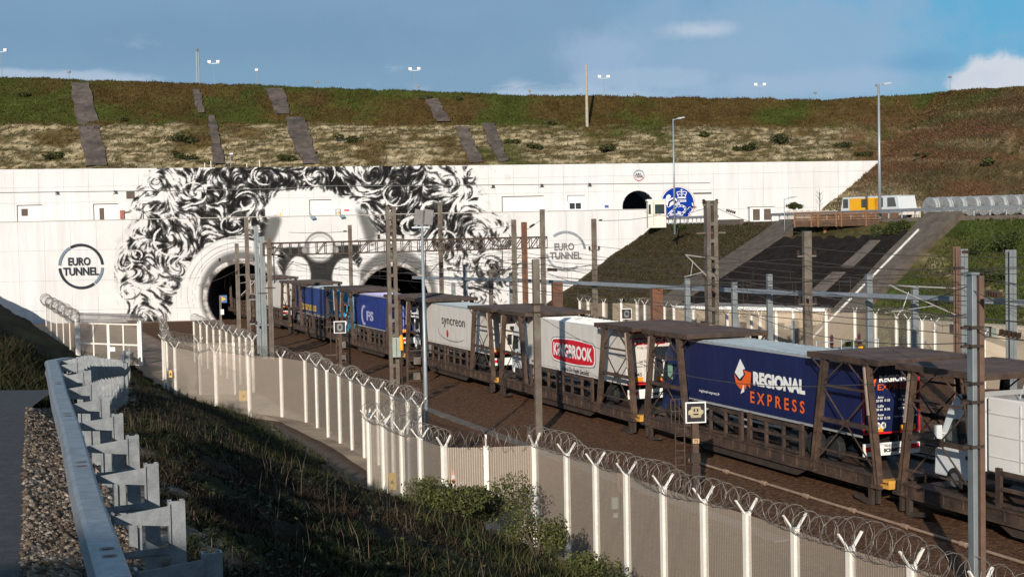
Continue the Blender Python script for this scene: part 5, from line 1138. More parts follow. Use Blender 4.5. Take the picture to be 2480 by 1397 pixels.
# ------------------------------------------------------------------ masts, gantry, beam, wires
def mast(label, px, py, Z, w=.32, m_=MASTG, style='H', zb=-.4, d=None, arms=(), name='catenary_mast', group='catenary and steel masts beside the tracks', cap=False):
    p = at(px, py, Z); h = p[2]-zb; t = thing(name, label, 'mast', (p[0], p[1], zb), PHI*.6, group); d = d or w
    mb = MB()
    if style == 'H':
        mb.b2((-w/2,-d/2,0),(w/2,-d/2+.03,h)); mb.b2((-w/2,d/2-.03,0),(w/2,d/2,h)); mb.b2((-.015,-d/2,0),(.015,d/2,h)); mb.build('column', m_, t)
    elif style == 'box':
        mb.b2((-w/2,-d/2,0),(w/2,d/2,h)); mb.build('column', m_, t, bevel=.02)
    elif style == 'twin':
        for s_ in (-1, 1): mb.b2((s_*w*.5-.09*s_-.09,-d/2,0),(s_*w*.5-.09*s_+.09,d/2,h)); mb.b2((s_*w*.5-.09*s_-.12,-d/2-.01,0),(s_*w*.5-.09*s_+.12,-d/2+.02,h))
        mb.build('column', m_, t); mb = MB(); n = int(h/1.0)
        for k in range(n): mb.b2((-w*.42,-d/2-.015,.5+k),(w*.42,-d/2+.01,.72+k)); mb.b2((-w*.42,d/2-.01,.5+k),(w*.42,d/2+.015,.72+k))
        tag(mb.build('batten_plates', m_, t), kind='stuff')
    if cap: mb = MB(); mb.b2((-w/2-.05,-d/2-.05,h),(w/2+.05,d/2+.05,h+.06)); mb.build('cap_plate', m_, t)
    mb = MB(); mb.b2((-w*.8,-w*.8,-.2),(w*.8,w*.8,.28)); mb.build('footing', CONC, t)
    for (dz, L_, kind) in arms:           # dz below top; L_ signed length across the track
        z = h-dz; mb = MB()
        if kind == 'c':      # cantilever: tube with stay and registration arm
            mb.tube([(0,0,z),(L_,0,z+.25)], .035, 6); mb.tube([(0,0,z-1.3),(L_*.95,0,z+.2)], .035, 6); mb.tube([(L_*.35,0,z-.8),(L_*1.05,0,z-1.05)], .025, 6); mb.tube([(L_*.7,0,z-.1),(L_*.8,0,z-1.0)], .02, 5); mb.build('cantilever', mat('cantilever_tube', (.45,.43,.42), .45, .3), t)
            sg = 1 if L_ > 0 else -1
            for dz_, sl in ((0, .02), (-1.25, .1)):
                ins = MB(); ins.cyl((sg*.25,0,z+dz_),(sg*.6,0,z+dz_+sl*3.6),.028,6)
                for k in range(4): ins.lathe((sg*(.28+.09*k),0,z+dz_+sl*k), [(.03,-.03),(.09,0),(.03,.03)], 8, 'x')
                ins.build('insulator', INSUL, t)
        elif kind == 'x':    # cross arm with insulators
            mb.b2((-abs(L_),-.06,z-.05),(abs(L_),.06,z+.05)); mb.build('cross_arm', m_, t)
            for x_ in (-abs(L_)*.9, abs(L_)*.9):
                ins = MB(); ins.lathe((x_,0,z+.1), [(.06,-.04),(.13,.02),(.06,.1),(.12,.16),(.05,.24)], 8); ins.build('insulator', INSUL, t)
        elif kind == 'b':    # clamp bands
            mb.b2((-w/2-.06,-d/2-.05,z-.04),(w/2+.06,d/2+.05,z+.04)); mb.b2((-w/2-.25,-.05,z-.05),(w/2+.25,.05,z+.02)); mb.build('clamp_band', BRDARK, t)
    return t, h
B3 = ((1.5,0,'b'),(3.1,0,'b'),(3.8,0,'b'),(5.2,0,'b'))
mast('large near mast at the right edge, pale grey left face and brown right face', 2353, 665, 38, .14, MASTB, 'box', d=.30, arms=((1.4,0,'b'),(1.9,0,'b'),(2.9,0,'b'),(3.4,0,'b'),(4.6,0,'b')), cap=True)
mast('large near brown mast standing against the pale grey one at the right edge', 2371, 667, 38.2, .15, MASTR, 'box', d=.30)
mast('slim brown mast with long cantilever arms left of the near right mast', 2317, 597, 68, .26, MASTR, 'H', arms=((2.0,-3.6,'c'),(1.0,0,'b')))
mast('pale blue-grey column directly right of the slim brown mast', 2331, 603, 74, .40, MASTB, 'H')
mast('pale blue-grey column at the far right with a dark insulator beside it', 2448, 605, 74, .40, MASTB, 'H')
mast('stout olive mast behind the navy trailer, in front of the black matting', 1953, 560, 86, .42, MASTG, 'twin', arms=((1.5,.6,'x'),(4.4,.6,'x')))
mast('tallest twin-channel mast rising in front of the brown cutting slope', 1720, 486, 84, .62, MASTG, 'twin', arms=((.25,.45,'x'),(1.9,.9,'x'),(3.4,-1.6,'c')))
mast('grey mast between the white trailers, nearest the security fence in mid picture', 1297, 628, 70, .33, MASTG, 'box', arms=((2.2,0,'b'),(2.6,0,'b')))
mast('brown mast with insulator standing before the edge of the portal wall', 1438, 530, 118, .36, MASTG, 'H', arms=((2.6,.45,'x'),))
mast('grey mast just left of the right round logo', 1313, 507, 118, .36, MASTG, 'H', arms=((4.0,0,'b'),))
mast('rust-red mast holding the right end of the gantry', 1269, 538, 116, .40, RUST, 'H')
mast('slim grey mast left of the rust-red gantry mast', 1244, 532, 118, .36, MASTG, 'H')
mast('tall brown mast in front of the mural right of the lamp pole', 1065, 490, 128, .36, MASTG, 'H')
mast('big twin mast between the two tunnel mouths with a pale cabinet on it', 945, 500, 95, .60, MASTG, 'twin', arms=((.9,.6,'x'),(2.2,.9,'x')))
mast('short dark mast in front of the pale eye shape between the tunnels', 847, 545, 135, .34, MASTG, 'H')
mast('leftmost brown mast in front of the left tunnel mouth', 573, 590, 128, .36, MASTG, 'H', arms=((1.6,1.7,'x'),(3.6,1.6,'c')))
mast('tall brown mast in front of the left tunnel mouth', 596, 527, 120, .34, MASTG, 'H', arms=((4.8,1.0,'x'),))
mast('first pale blue-grey column of the tight mast group left of the train', 620, 548, 117, .36, MASTB, 'H', arms=((6.0,.7,'x'),(8,.7,'x')))
mast('second blue-grey column of the tight mast group, shorter', 634, 573, 116, .40, MASTB, 'H', arms=((4.6,0,'b'),(7.2,.7,'x')))
mast('dark grey column at the right of the tight mast group', 651, 577, 115, .36, MASTG, 'H', arms=((4.0,0,'b'),))
lab = ['pale column left of the tall olive mast, standing before the brown cutting','first short pale column in front of the black matting','second short pale column in front of the black matting','pale column on the boundary of the concrete ramp','short pale column in front of the green slope left of the cantilevers',
 'short blue column near the right tunnel mouth','pale blue column below the mural, right of the right tunnel','dark blue column below the mural under the rust-red mast','low blue column beside the right tunnel']
for (px, py, Z), l_ in zip(((1664,674,103),(1778,683,100),(1863,664,98),(2104,664,90),(2215,696,86),(1098,686,140),(1126,640,138),(1188,652,136),(1238,660,134)), lab):
    mast(l_, px, py, Z, .36, MASTB if px != 1188 else MASTG, 'box', name='steel_column', group='short pale steel columns behind the train')
for px, py, Z, l_ in ((1590,697,92,'thick rust-brown box column under the blue-grey beam'),(1349,683,100,'dark rusty block column with insulator right of the near grey mast')):
    mast(l_, px, py, Z, .72, RUST, 'box', name='rusty_column', group='rusty columns', d=.5)
# near mast cabinet
c_ = MB(); c_.box((0,0,0),(.55,.35,1.35)); o = c_.build('cabinet', GREENB, None, bevel=.02); o.location = at(961,840,94.3); tag(o, 'pale green cabinet hung on the big mast between the tunnels', 'cabinet')
c_ = MB(); c_.b2((-.25,-.2,.66),(.25,-.19,.70)); c_.box((0,-.2,0),(.03,.02,1.2)); c_.build('door_seam', BLACKP, o)
# gantry
A_ = np.array(at(640,590,115)); B_ = np.array(at(1325,574,124)); gt2 = thing('gantry', 'long lattice gantry beam spanning the tracks in front of the mural', 'gantry', A_); v_ = B_-A_
mb = MB(); dn = np.array((0,0,-.95)); bk = np.array((-.13,.38,0))*1.6
for q in (np.zeros(3), bk):
    mb.bar(q, v_+q, .12, .14); 
mb.build('top_chord', BROWN, gt2); mb = MB()
for q in (dn, dn+bk): mb.bar(q, v_+q, .10, .10)
mb.build('bottom_chord', BROWN, gt2); n = 34
for q in (np.zeros(3), bk):
    mb = MB()
    for k in range(n+1):
        a_ = v_*(k/n)+q; mb.bar(a_, a_+dn, .07)
        if k < n and (k > 17 or k % 5 == 1): mb.bar(a_+dn, v_*((k+1)/n)+q, .06)
    tag(mb.build('lattice_bars', BROWN, gt2), kind='stuff')
for f in (.03,.42,.55,.83): mb = MB(); p = v_*f; mb.tube([p+dn, p+dn+np.array((0,0,-2.3))], .05, 6); mb.tube([p+dn+np.array((0,0,-2.2)), p+dn+np.array((1.6,0,-.5))], .03, 5); mb.build('drop_tube', BROWN, gt2)
# blue-grey beam over the columns

pts = [at(1000,672,150), at(1240,678,128), at(1440,687,117), at(1720,700,103), at(1953,711,93), at(2104,716,88), at(2330,725,80), at(2560,737,74)]
bt = thing('service_beam', 'long thin blue-grey beam running right across behind the masts', 'beam', pts[0]); 
for i in range(len(pts)-1): mb = MB(); mb.bar(pts[i]-pts[0], pts[i+1]-pts[0], .16, .30); mb.build('beam_length', BEAMB, bt)
# overhead wires
ws = [ (0.0, 6.2, 'contact and carrier wires over the track of the lorry train'), (5.6, 6.2, 'overhead wires over the empty track behind the train'), (11.2, 6.2, 'overhead wires over the third track'), (16.8, 6.4, 'overhead wires nearest the far fence')]
for x_, z_, l_ in ws:
    t = thing('overhead_wire', l_, 'overhead wire', trk(x_, 0, z_), PHI, 'overhead line wires')
    mb = MB(); mb.tube([(-.1,-60,0),(.2,-20,0),(-.2,20,0),(.2,60,0),(-.1,124,0)], .016, 4); mb.build('contact_wire', WIRE, t)
    mb = MB(); P_ = []
    for k in range(5):
        for j in range(8): f = j/8; P_.append((.0, -60+37*k+37*f, 1.45-1.0*4*f*(1-f)*.85))
    mb.tube(P_, .018, 4); mb.build('carrier_wire', WIRE, t)
    mb = MB()
    for i in range(0, len(P_), 1): mb.tube([(0,P_[i][1],P_[i][2]),(0,P_[i][1],0)], .008, 3)
    tag(mb.build('droppers', WIRE, t), kind='stuff')
def span(label, A, B, sag=.5, r=.018, ins=True):
    A = np.array(A); B = np.array(B); t = thing('span_wire', label, 'wire', A, 0, 'single wires strung between masts'); P_ = [tuple((B-A)*f+np.array((0,0,-4*sag*f*(1-f)))) for f in np.linspace(0,1,14)]
    MB().tube(P_, r, 4).build('wire', WIRE, t)
    if ins:
        d = (B-A)/np.linalg.norm(B-A); mb = MB()
        for k in range(5): mb.bar(d*(.9+.13*k), d*(.94+.13*k), .15, .15)
        tag(mb.build('insulator', INSUL, t), kind='stuff')
spans = [((1448,534,118),(1600,520,150),.2,'wire from the brown mast to the small arch hut'),((1720,500,84),(1560,512,140),.5,'wire leaving the tallest twin mast to the left'),((1728,500,84),(1953,565,86),.3,'wire between the two olive masts'),
 ((945,560,95),(620,600,117),.5,'lower wire from the big twin mast to the mast group'),((945,540,95),(1244,545,118),.5,'wire from the big twin mast to the slim grey mast'),((1065,560,128),(1297,640,70),.8,'wire falling to the grey mast between the trailers'),
 ((847,560,135),(700,563,150),.1,'short wire left of the dark mast between the tunnels'),((1297,650,70),(1953,700,86),1.4,'sagging wire from the middle grey mast to the olive mast'),((1953,720,86),(2352,690,38),.8,'wire from the olive mast to the near right mast'),
 ((1720,640,84),(2352,760,38),1.2,'upper long wire to the near right mast'),((1720,700,84),(2352,830,38),1.0,'lower long wire to the near right mast'),((1297,760,70),(2352,900,38),1.6,'long wire passing low over the trailers'),((2352,790,38),(2560,830,36),.1,'wire leaving the near right mast low'),
 ((2352,700,38),(2560,745,34),.2,'wire leaving the near right mast high'),((651,600,115),(945,590,95),.9,'loose wire between mast group and big twin mast'),((651,620,115),(1065,640,128),.9,'long loose wire across the tunnels'),((1065,650,128),(1438,640,118),.6,'wire between the brown masts in front of the wall'),
 ((2317,610,68),(2448,612,74),.02,'short level wire with insulator at the far right'),((1269,560,116),(1313,530,118),.05,'short wire right of the gantry mast'),((596,640,120),(480,690,172),.3,'wire entering the left tunnel'),((945,600,95),(1010,700,172),.6,'wire entering the right tunnel'),((945,620,95),(930,690,172),.9,'second wire entering the right tunnel')]
for a, b, sg, l_ in spans: span(l_, at(*a), at(*b), sg, r=.014+.008*(a[2] > 100))
for x_, z_, l_ in ((8.2,7.0,'lowest feeder wire right of the second track'),(8.2,7.7,'middle feeder wire right of the second track'),(8.2,8.4,'highest feeder wire right of the second track'),(14.2,8.0,'lower feeder wire by the third track'),(14.2,8.8,'upper feeder wire by the third track'),(-4.6,7.4,'feeder wire along the left side of the lorry train')):
    t = thing('feeder_wire', l_, 'feeder wire', trk(x_, 0, z_), PHI, 'feeder wires'); P_ = []
    for k in range(6):
        for j in range(8): f = j/8; P_.append((.15*math.sin(k), (-60 if x_ > 0 else 15)+(31 if x_ > 0 else 18)*(k+f), -.5*4*f*(1-f)))
    MB().tube(P_, .017, 4).build('wire', WIRE, t)
# ------------------------------------------------------------------ signal boards by the train
def pictbox(t, w, face, cell, y=-.06):
    mb = MB(); mb.b2((-w/2,y,-w/2),(w/2,0,w/2)); mb.build('board_frame', PWHITE, t); k = w*.88
    mb = MB(); mb.b2((-k/2,y-.012,-k/2),(k/2,y-.002,k/2)); mb.build('board_face', PBLACK, t)
    if face:
        c_ = k*.44; P_ = [(-.95,-.25),(-.7,-.25),(-.62,-.62),(.62,-.62),(.7,-.25),(.95,-.1),(.95,.25),(.66,.35),(.55,.72),(-.55,.72),(-.66,.35),(-.95,.25)]
        mb = MB(); mb.prism([(a*c_, b*c_) for a, b in P_], (0,y-.013,0), (1,0,0), (0,0,1), (0,-.006,0)); mb.build('symbol', cell, t)
        for q in ((-.30,.12,-.10,.46),(.10,.12,.30,.46),(-.32,-.30,.32,-.12)): mb = MB(); mb.b2((q[0]*c_,y-.03,q[1]*c_),(q[2]*c_,y-.02,q[3]*c_)); mb.build('symbol_cutout', PBLACK, t)
    else:
        c_ = k*.42; mb = MB(); mb.prism([(a*c_, b*c_) for a, b in ((-.35,-.85),(.35,-.85),(.65,-.5),(.65,.5),(.35,.85),(-.35,.85),(-.65,.5),(-.65,-.5))], (0,y-.013,0), (1,0,0), (0,0,1), (0,-.006,0)); mb.build('symbol', PGREY, t)
        mb = MB(); mb.b2((-.28*c_,y-.03,-.35*c_),(.28*c_,y-.02,.35*c_)); mb.build('symbol_cutout', PBLACK, t)
SYM = mat('beige_symbol', (.42,.36,.24), .6)
p = at(1684,998,52.5); t = thing('signal_board', 'large square white-framed signal board with a beige block symbol, ladder and number 75 plate', 'signal', p, .15); pictbox(t, .78, True, SYM)
h = p[2]+.3
mb = MB(); mb.b2((-.12,.0,-h),(.12,.2,-.38)); mb.build('post', BROWN, t)
mb = MB(); mb.tube([(-.75,.1,-h),(-.75,.1,-.3)], .03, 5); mb.tube([(-.4,.1,-h),(-.4,.1,-.3)], .03, 5)
for k in range(12): mb.bar((-.75,.1,-.6-k*.27),(-.4,.1,-.6-k*.27),.03)
for k in range(5): mb.tube([(-.8+.16*k,.5-.05*abs(k-2),-.5),(-.8+.16*k,.5,.45)], .018, 5)
mb.tube([(-.85,.1,.45),(-.8,.5,.45),(-.2,.55,.45),(.0,.2,.45)], .02, 5); mb.tube([(-.85,.1,0),(-.8,.5,0),(-.2,.55,0),(.0,.2,0)], .02, 5); mb.build('ladder_cage', BROWN, t)
mb = MB(); mb.b2((-.12,-.03,-1.15),(.13,-.01,-.98)); o = mb.build('number_plate', mat('tan_plate', (.5,.35,.2), .6), t); lettering('75', (-.07,-.036,-1.12), (1,0,0), (0,0,1), .15, .11, PBLACK, o, .01)
for k in range(2): mb = MB(); mb.box((-.02,.05,-1.7-k*.45),(.34,.25,.36)); mb.build('junction_box', BRDARK, t)
p = at(823,792,95); t = thing('signal_board', 'small white-framed signal board beside the violet-blue trailer', 'signal', p, .15); pictbox(t, .80, False, SYM); mb = MB(); mb.b2((-.1,0,-p[2]-.3),(.1,.16,-.4)); mb.tube([(-.62,.1,-p[2]-.3),(-.62,.1,.6)],.04,6); mb.b2((-1.0,.0,-1.9),(-.2,.1,-1.8)); mb.b2((-1.0,.0,.0),(-.3,.1,.05)); mb.build('post', BROWN, t)
p = at(1517,760,112); t = thing('signal_board', 'white-framed signal board in front of the far fence', 'signal', p, .15); pictbox(t, .84, False, SYM); mb = MB(); mb.b2((-.1,0,-p[2]-.3),(.1,.16,-.4)); mb.build('post', BROWN, t)
p = at(540,724,138); t = thing('triangle_marker', 'blue square marker with orange triangle on a post at the left tunnel mouth', 'sign', p, .1)
mb = MB(); mb.box((.1,0,0),(.55,.04,.72)); mb.build('plate', mat('marker_blue', (.03,.13,.3), .5), t); mb = MB(); mb.prism([(-.12,-.25),(.32,0),(-.12,.25)], (0,-.03,0), (1,0,0), (0,0,1), (0,-.01,0)); mb.build('triangle', PORANGE if False else mat('marker_orange', (.8,.35,.03), .5), t)
mb = MB(); mb.b2((-.36,0,-p[2]-.3),(-.16,.12,.35)); mb.build('post', MASTG, t); mb = MB(); mb.box((-.1,-.02,-1.25),(.3,.03,.5)); mb.build('lower_plate', PWHITE, t)
# small trackside posts near the fence
p = at(1497,1015,50); t = thing('trackside_post', 'short brown steel post with a white lamp box beside the train', 'post', (p[0],p[1],-.3), .2); mb = MB(); mb.b2((-.08,-.06,0),(.08,.06,1.85)); mb.build('column', RUST, t); mb = MB(); mb.b2((-.3,-.12,.55),(-.08,.05,.95)); mb.b2((-.26,-.14,.25),(-.1,-.02,.4)); mb.build('lamp_box', GREENB, t)
p = at(972,830,89); t = thing('orange_beacon', 'upright orange marker beside the violet-blue trailer doors', 'marker', p, .2); mb = MB(); mb.cyl((0,0,-.45),(0,0,.42),.14,12,.11); mb.cyl((0,0,.42),(0,0,.5),.11,12,.03); mb.build('cylinder', REFL_O, t); mb = MB(); mb.cyl((0,0,-p[2]-.2),(0,0,-.45),.04,8); mb.build('stem', BRDARK, t)
for px, py, l_ in ((1007,940,'lattice trackside stand with small boxes left of the white trailer with the red dot'),(832,850,'slim trackside stand beside the middle signal board')):
    p = at(px, py, 84 if px > 900 else 97); t = thing('trackside_stand', l_, 'trackside stand', (p[0],p[1],-.3), .2)
    mb = MB()
    for x_ in (-.45,.45): mb.tube([(x_,0,0),(x_,0,3.6)], .035, 5); mb.tube([(x_,.5,0),(x_,.5,3.6)], .035, 5)
    for k in range(6): mb.bar((-.45,0,.4+k*.6),(.45,0,.4+k*.6),.04)
    mb.build('frame', BROWN, t)
    for k in range(3): mb = MB(); mb.box((.05*k,-.1,1.0+k*.9),(.4,.25,.42)); mb.build('junction_box', MASTG if k else BROWN, t)

# ------------------------------------------------------------------ lamp poles
def lamp(label, px, yt, yb, Z, arm=1.2, r=.09, rt=None, head=True, up=False, grp='street lamp poles'):
    b = at(px, yb, Z); tp = at(px, yt, Z); h = tp[2]-b[2]; t = thing('lamp_pole', label, 'lamp pole', b, 0, grp)
    mb = MB(); mb.tube([(0,0,-1.0 if not up else -.2),(0,0,h)], r, 10, r2=r*.55); mb.build('pole', POLE, t, smooth=True)
    if head: 
        mb = MB(); mb.tube([(0,0,h-.15),(arm*.4,-.1,h+.02)], .04, 6); mb.prism([(0,-.06),(0,.06),(.25,.10),(.75,.08),(.8,-.02),(.25,-.08)], (arm*.35,-.25,h), (1,0,.12), (0,0,1), (0,.32,0)); mb.build('lamp_head', mat('lamp_head_grey', (.35,.4,.43), .5), t)
    return t
t = lamp('tall blue-grey lamp pole in the middle foreground behind the fence, with back of twin floodlights', 1035, 545, 1110, 58, head=False, r=.105)
h = at(1035,545,58)[2]-at(1035,1110,58)[2]; t.location.z = -.3; hh = at(1035,545,58)[2]+.3
t.children[0].scale.z = hh/h
mb = MB(); mb.b2((-.42,-.05,hh-.12),(.30,.05,hh-.06)); mb.build('cross_arm', POLE, t)
for x_ in (-.12, .22): 
    mb = MB(); mb.prism([(-.22,-.3),(.20,-.34),(.26,.26),(-.16,.34)], (x_,.04,hh+.33), (1,0,0), (0,.25,1), (0,.14,0)); mb.build('floodlight', mat('floodlight_grey', (.16,.15,.15), .6), t)
lamp('lamp pole on the upper road in front of the round blue emblem', 1634, 288, 545, 150, r=.12)
lamp('tall lamp pole beside the yellow vehicle at the end of the timber platform', 2131, 205, 535, 128, r=.17, arm=1.0)
t = lamp('short lamp post with box head left of the timber platform', 1900, 480, 556, 134, r=.05)
def hillpole(label, px, yt, yb, r, m_, Z=None, name='hill_pole'):
    b = hit(px, yb) if Z is None else at(px, yb, Z); tp = at(px, yt, b[1]); t = thing(name, label, 'pole', b); mb = MB(); mb.tube([(0,0,-1),(0,0,tp[2]-b[2])], r, 10, r2=r*.75); mb.build('pole', m_, t); return t, tp[2]-b[2]
t, h = hillpole('lone stout pole with a bright right side standing on the slope right of centre', 1422, 156, 306, .22, POLEW)
t, h = hillpole('tall pale double-tube antenna on the crest, left part of the hill', 478, 124, 214, .14, POLE, Z=206, name='antenna_mast'); mb = MB(); mb.tube([(.3,0,-1),(.3,0,h-.3)], .12, 8); mb.build('second_tube', POLE, t); mb = MB(); mb.lathe((.1,0,h), [(.2,0),(.25,.15),(.02,.5)], 8); mb.build('cap', PGREY, t)
fl_ = [(3,122,195,2,'w'),(167,175,202,1,'d'),(518,150,214,2,'w'),(622,170,218,1,'w'),(767,199,224,1,'d'),(1004,167,232,2,'w'),(1013,209,234,1,'d'),(1283,220,242,1,'d'),(1462,186,252,2,'w'),(1537,228,250,1,'d'),(1762,237,258,1,'d'),(1840,205,258,2,'w'),(1866,238,258,1,'d'),(1975,225,255,1,'d'),(2124,207,252,1,'d'),(2301,187,240,1,'d')]
for i, (px, yt, yb, n, kk) in enumerate(fl_):
    Z0 = 250 if n == 2 else 225; p = at(px, yt, Z0); t = thing('floodlight_mast', ('distant mast with paired white lamps over the crest' if n == 2 else 'distant thin mast with one small lamp over the crest')+', '+['at the far left edge','above the widest chute','just right of the antenna','above the third chute','left of the middle','above the middle chutes','low, beside the middle pair','left of the lone pole','right of the lone pole','right of the lone pole, low','right of centre, lowest','paired, right of centre','beside the right-hand pair','left of the tall lamp pole','behind the tall lamp pole','near the white cloud'][i], 'floodlight', (p[0],p[1],20), 0, 'distant floodlight masts')
    h = p[2]-20; mb = MB(); mb.tube([(0,0,0),(0,0,h)], .10, 6, r2=.05); mb.build('mast', POLE, t)
    for q in ((-.75,.75) if n == 2 else (0,)): mb = MB(); mb.box((q,-.1,h),(.55 if n == 2 else .45,.4,.42 if n == 2 else .32)); mb.build('lamp', LAMPW if kk == 'w' else PGREY, t)
    if n == 2: mb = MB(); mb.box((0,0,h-.3),(1.8,.1,.08)); mb.build('cross_arm', POLE, t)
# small things on top of the walls
for px, y0, y1, l_ in ((2,0,0,''),):
    pass
p = at(559,404,180.3); t = thing('wall_antenna', 'small camera pole with a diagonal stay on top of the upper wall above the mural', 'camera pole', p); mb = MB(); mb.tube([(0,0,-.3),(0,0,1.65)], .05, 6); mb.tube([(-1.0,0,-.1),(0,0,1.1)], .03, 5); mb.build('pole', POLE, t); mb = MB(); mb.box((.12,0,1.62),(.4,.2,.16)); mb.build('camera_head', PWHITE, t)
for px, h, l_ in ((496,.55,'first short white peg on the wall top left of the camera pole'),(511,.8,'second short white peg on the wall top left of the camera pole'),(598,.5,'short white peg on the wall top right of the camera pole'),(629,.9,'taller white peg on the wall top right of the camera pole'),(926,2.3,'tall thin stick on the wall top right of the tall mural curls')):
    p = at(px,405,180.2); mb = MB(); mb.tube([(0,0,-.2),(0,0,h)], .05, 5); o = mb.build('wall_peg', PWHITE if h < 2 else MASTG); o.location = p; tag(o, l_, 'peg', 'white pegs on the wall top')
# ledge things: yellow fall-arrest boxes and floodlights
for px, py, l_ in ((677,518,'yellow and white box on the wall ledge left of the white door'),(819,514,'yellow and grey box on the wall ledge right of the white door')):
    p = at(px, py, 172.6); p[2] = 12.2; t = thing('ledge_box', l_, 'box', p); mb = MB(); mb.b2((-.3,-.15,0),(-.24,.15,.72)); mb.b2((.24,-.15,0),(.3,.15,.72)); mb.b2((-.3,-.15,.66),(.3,.15,.72)); mb.b2((-.3,-.15,.2),(.1,.15,.26)); mb.build('frame', PWHITE if px < 700 else PGREY, t); mb = MB(); mb.b2((.02,-.17,.03),(.23,.16,.42)); mb.build('canister', YELLOW, t)
for px, py, l_ in ((757,527,'left of two floodlights hanging over the wall ledge'),(828,524,'right of two floodlights hanging over the wall ledge')):
    p = at(px, py, 171.4); t = thing('wall_floodlight', l_, 'floodlight', p); mb = MB(); mb.prism([(-.35,.12),(.2,.2),(.4,-.1),(-.15,-.2)], (0,0,0), (1,0,0), (0,0,1), (0,.25,0)); mb.build('lamp', mat('floodlight_blue', (.13,.22,.3), .5), t); mb = MB(); mb.bar((0,.1,.1),(-.5,.9,.62),.06); mb.build('arm', PGREY, t)
p = at(840,514,173); mb = MB(); mb.box((0,0,0),(.6,.1,.22)); o = mb.build('red_sign', PRED); o.location = p; o.location.z = 12.75; tag(o, 'small red sign lying on the wall ledge right of the yellow and grey box', 'sign')
p = at(296,520,179.8); t = thing('fire_cabinet', 'red hydrant box with a pipe on the upper wall left of the mural', 'hydrant box', p); mb = MB(); mb.box((0,0,0),(.5,.2,1.1)); mb.build('box', mat('faded_red', (.30,.10,.08), .7, var=.3), t); mb = MB(); mb.tube([(.25,-.1,.3),(.9,-.1,.35),(1.1,-.1,.6)], .06, 6); mb.build('pipe', RUST, t)

# ------------------------------------------------------------------ upper road: hut, kiosk, guardrail, platform, vehicle, drums
p = at(1590, 548, 166); t = thing('guard_hut', 'narrow cream guard hut with windows between the small arch and the round emblem', 'hut', (p[0], p[1], 10.0))
mb = MB(); mb.b2((-1.05,-.9,-.1),(1.05,.9,3.0)); mb.build('hut_body', mat('cream_panel', (.72,.67,.58), .6, var=.05), t, bevel=.03)
mb = MB(); mb.b2((-1.15,-1.0,3.0),(1.15,1.0,3.2)); mb.build('roof', FPOST, t)
for x0, x1 in ((-.98,-.72),(-.25,.85)): mb = MB(); mb.b2((x0,-.93,1.5),(x1,-.91,2.6)); mb.build('window', GLASS, t)
mb = MB(); mb.b2((-.42,-.94,.1),(-.36,-.91,2.9)); mb.b2((1.0,-.94,-.1),(1.06,-.91,3.0)); mb.build('corner_trim', MASTB, t)
p = at(1843, 516, 172); t = thing('generator_kiosk', 'white kiosk with two dark louvred panels on the upper road', 'kiosk', (p[0], 172, 10.4))
mb = MB(); mb.b2((-1.45,-.8,0),(1.45,.8,1.7)); mb.build('body', TWHITE2, t, bevel=.02); mb = MB(); mb.b2((-1.55,-.9,1.7),(1.55,.9,1.78)); mb.build('roof', PGREY, t)
for x_ in (-.7,.62): mb = MB(); mb.b2((x_-.42,-.83,.15),(x_+.42,-.81,1.5)); [mb.b2((x_-.4,-.86,.2+.16*k),(x_+.4,-.83,.26+.16*k)) for k in range(8)]; mb.build('louvre_panel', VENT, t)
# crash barrier along the shelf
gr2 = thing('upper_guardrail', 'galvanised crash barrier along the edge of the upper road', 'guardrail', TOPL[1]); r0 = np.array(gr2.location)
U1 = np.linspace(1.02, 1.98, 14); U3 = np.linspace(2.62, 5.2, 30)
for UU in (U1, U3):
    P_ = [SL(np.array(u), np.array(0.0))-r0 for u in UU]
    for i in range(len(P_)-1):
        mb = MB()
        for z in (.62,.78): mb.bar(P_[i]+(0,0,z), P_[i+1]+(0,0,z), .06, .13)
        mb.bar(P_[i]+(0,0,.70), P_[i+1]+(0,0,.70), .03, .2); mb.build('rail_beam', GALV, gr2); mb = MB(); p = P_[i]; mb.box((p[0]+.05,p[1]+.15,.4+p[2]),(.12,.12,.85)); mb.build('post', GALV, gr2)
# low concrete kerb wall at the slope head
kw = []; 
for u0, u1, l_ in ((2.66,5.4,'low dark concrete wall under the crash barrier at the right'),(2.02,2.3,'concrete headwall block left of the timber platform')):
    UU = np.linspace(u0, u1, 20); mb = MB(); P_ = [SL(np.array(u), np.array(.015)) for u in UU]
    for i in range(len(P_)-1): mb.bar(P_[i]+(0,0,-.3), P_[i+1]+(0,0,-.3), .4, .95 if u0 > 2.5 else 1.6)
    tag(mb.build('retaining_wall', CONCD), l_, 'wall')
p = at(1940,556,128); 
# timber platform on posts
A_ = at(1925, 575, 131); B_ = at(2135, 560, 126); A_[2] = 8.9; B_[2] = 8.9; v_ = B_-A_; L_ = np.linalg.norm(v_[:2]); an = math.atan2(v_[1], v_[0]); A_[2] = 9.62
tp = thing('timber_platform', 'brown timber viewing platform on braced posts above the black matting', 'platform', A_, an); tp.scale.z = .5
mb = MB(); mb.b2((0,.0,1.2),(L_,4.0,1.32)); mb.b2((0,-.05,1.0),(L_,.1,1.2)); mb.build('deck', TIMBERD, tp)
for k in range(6): mb = MB(); z = 1.45+k*.26; mb.b2((0,-.10,z),(L_*.98,-.04,z+.17)); mb.build('rail_board', TIMBERD if k % 2 else TIMBER, tp)
for k in range(4): mb = MB(); z = .35+k*.22; mb.b2((0,-.10,z),(L_*.98,-.05,z+.18)); mb.build('fascia_board', TIMBERD, tp)
mb = MB(); mb.b2((0,3.9,1.3),(L_,4.0,2.6)); mb.build('rear_boards', TIMBERD, tp)
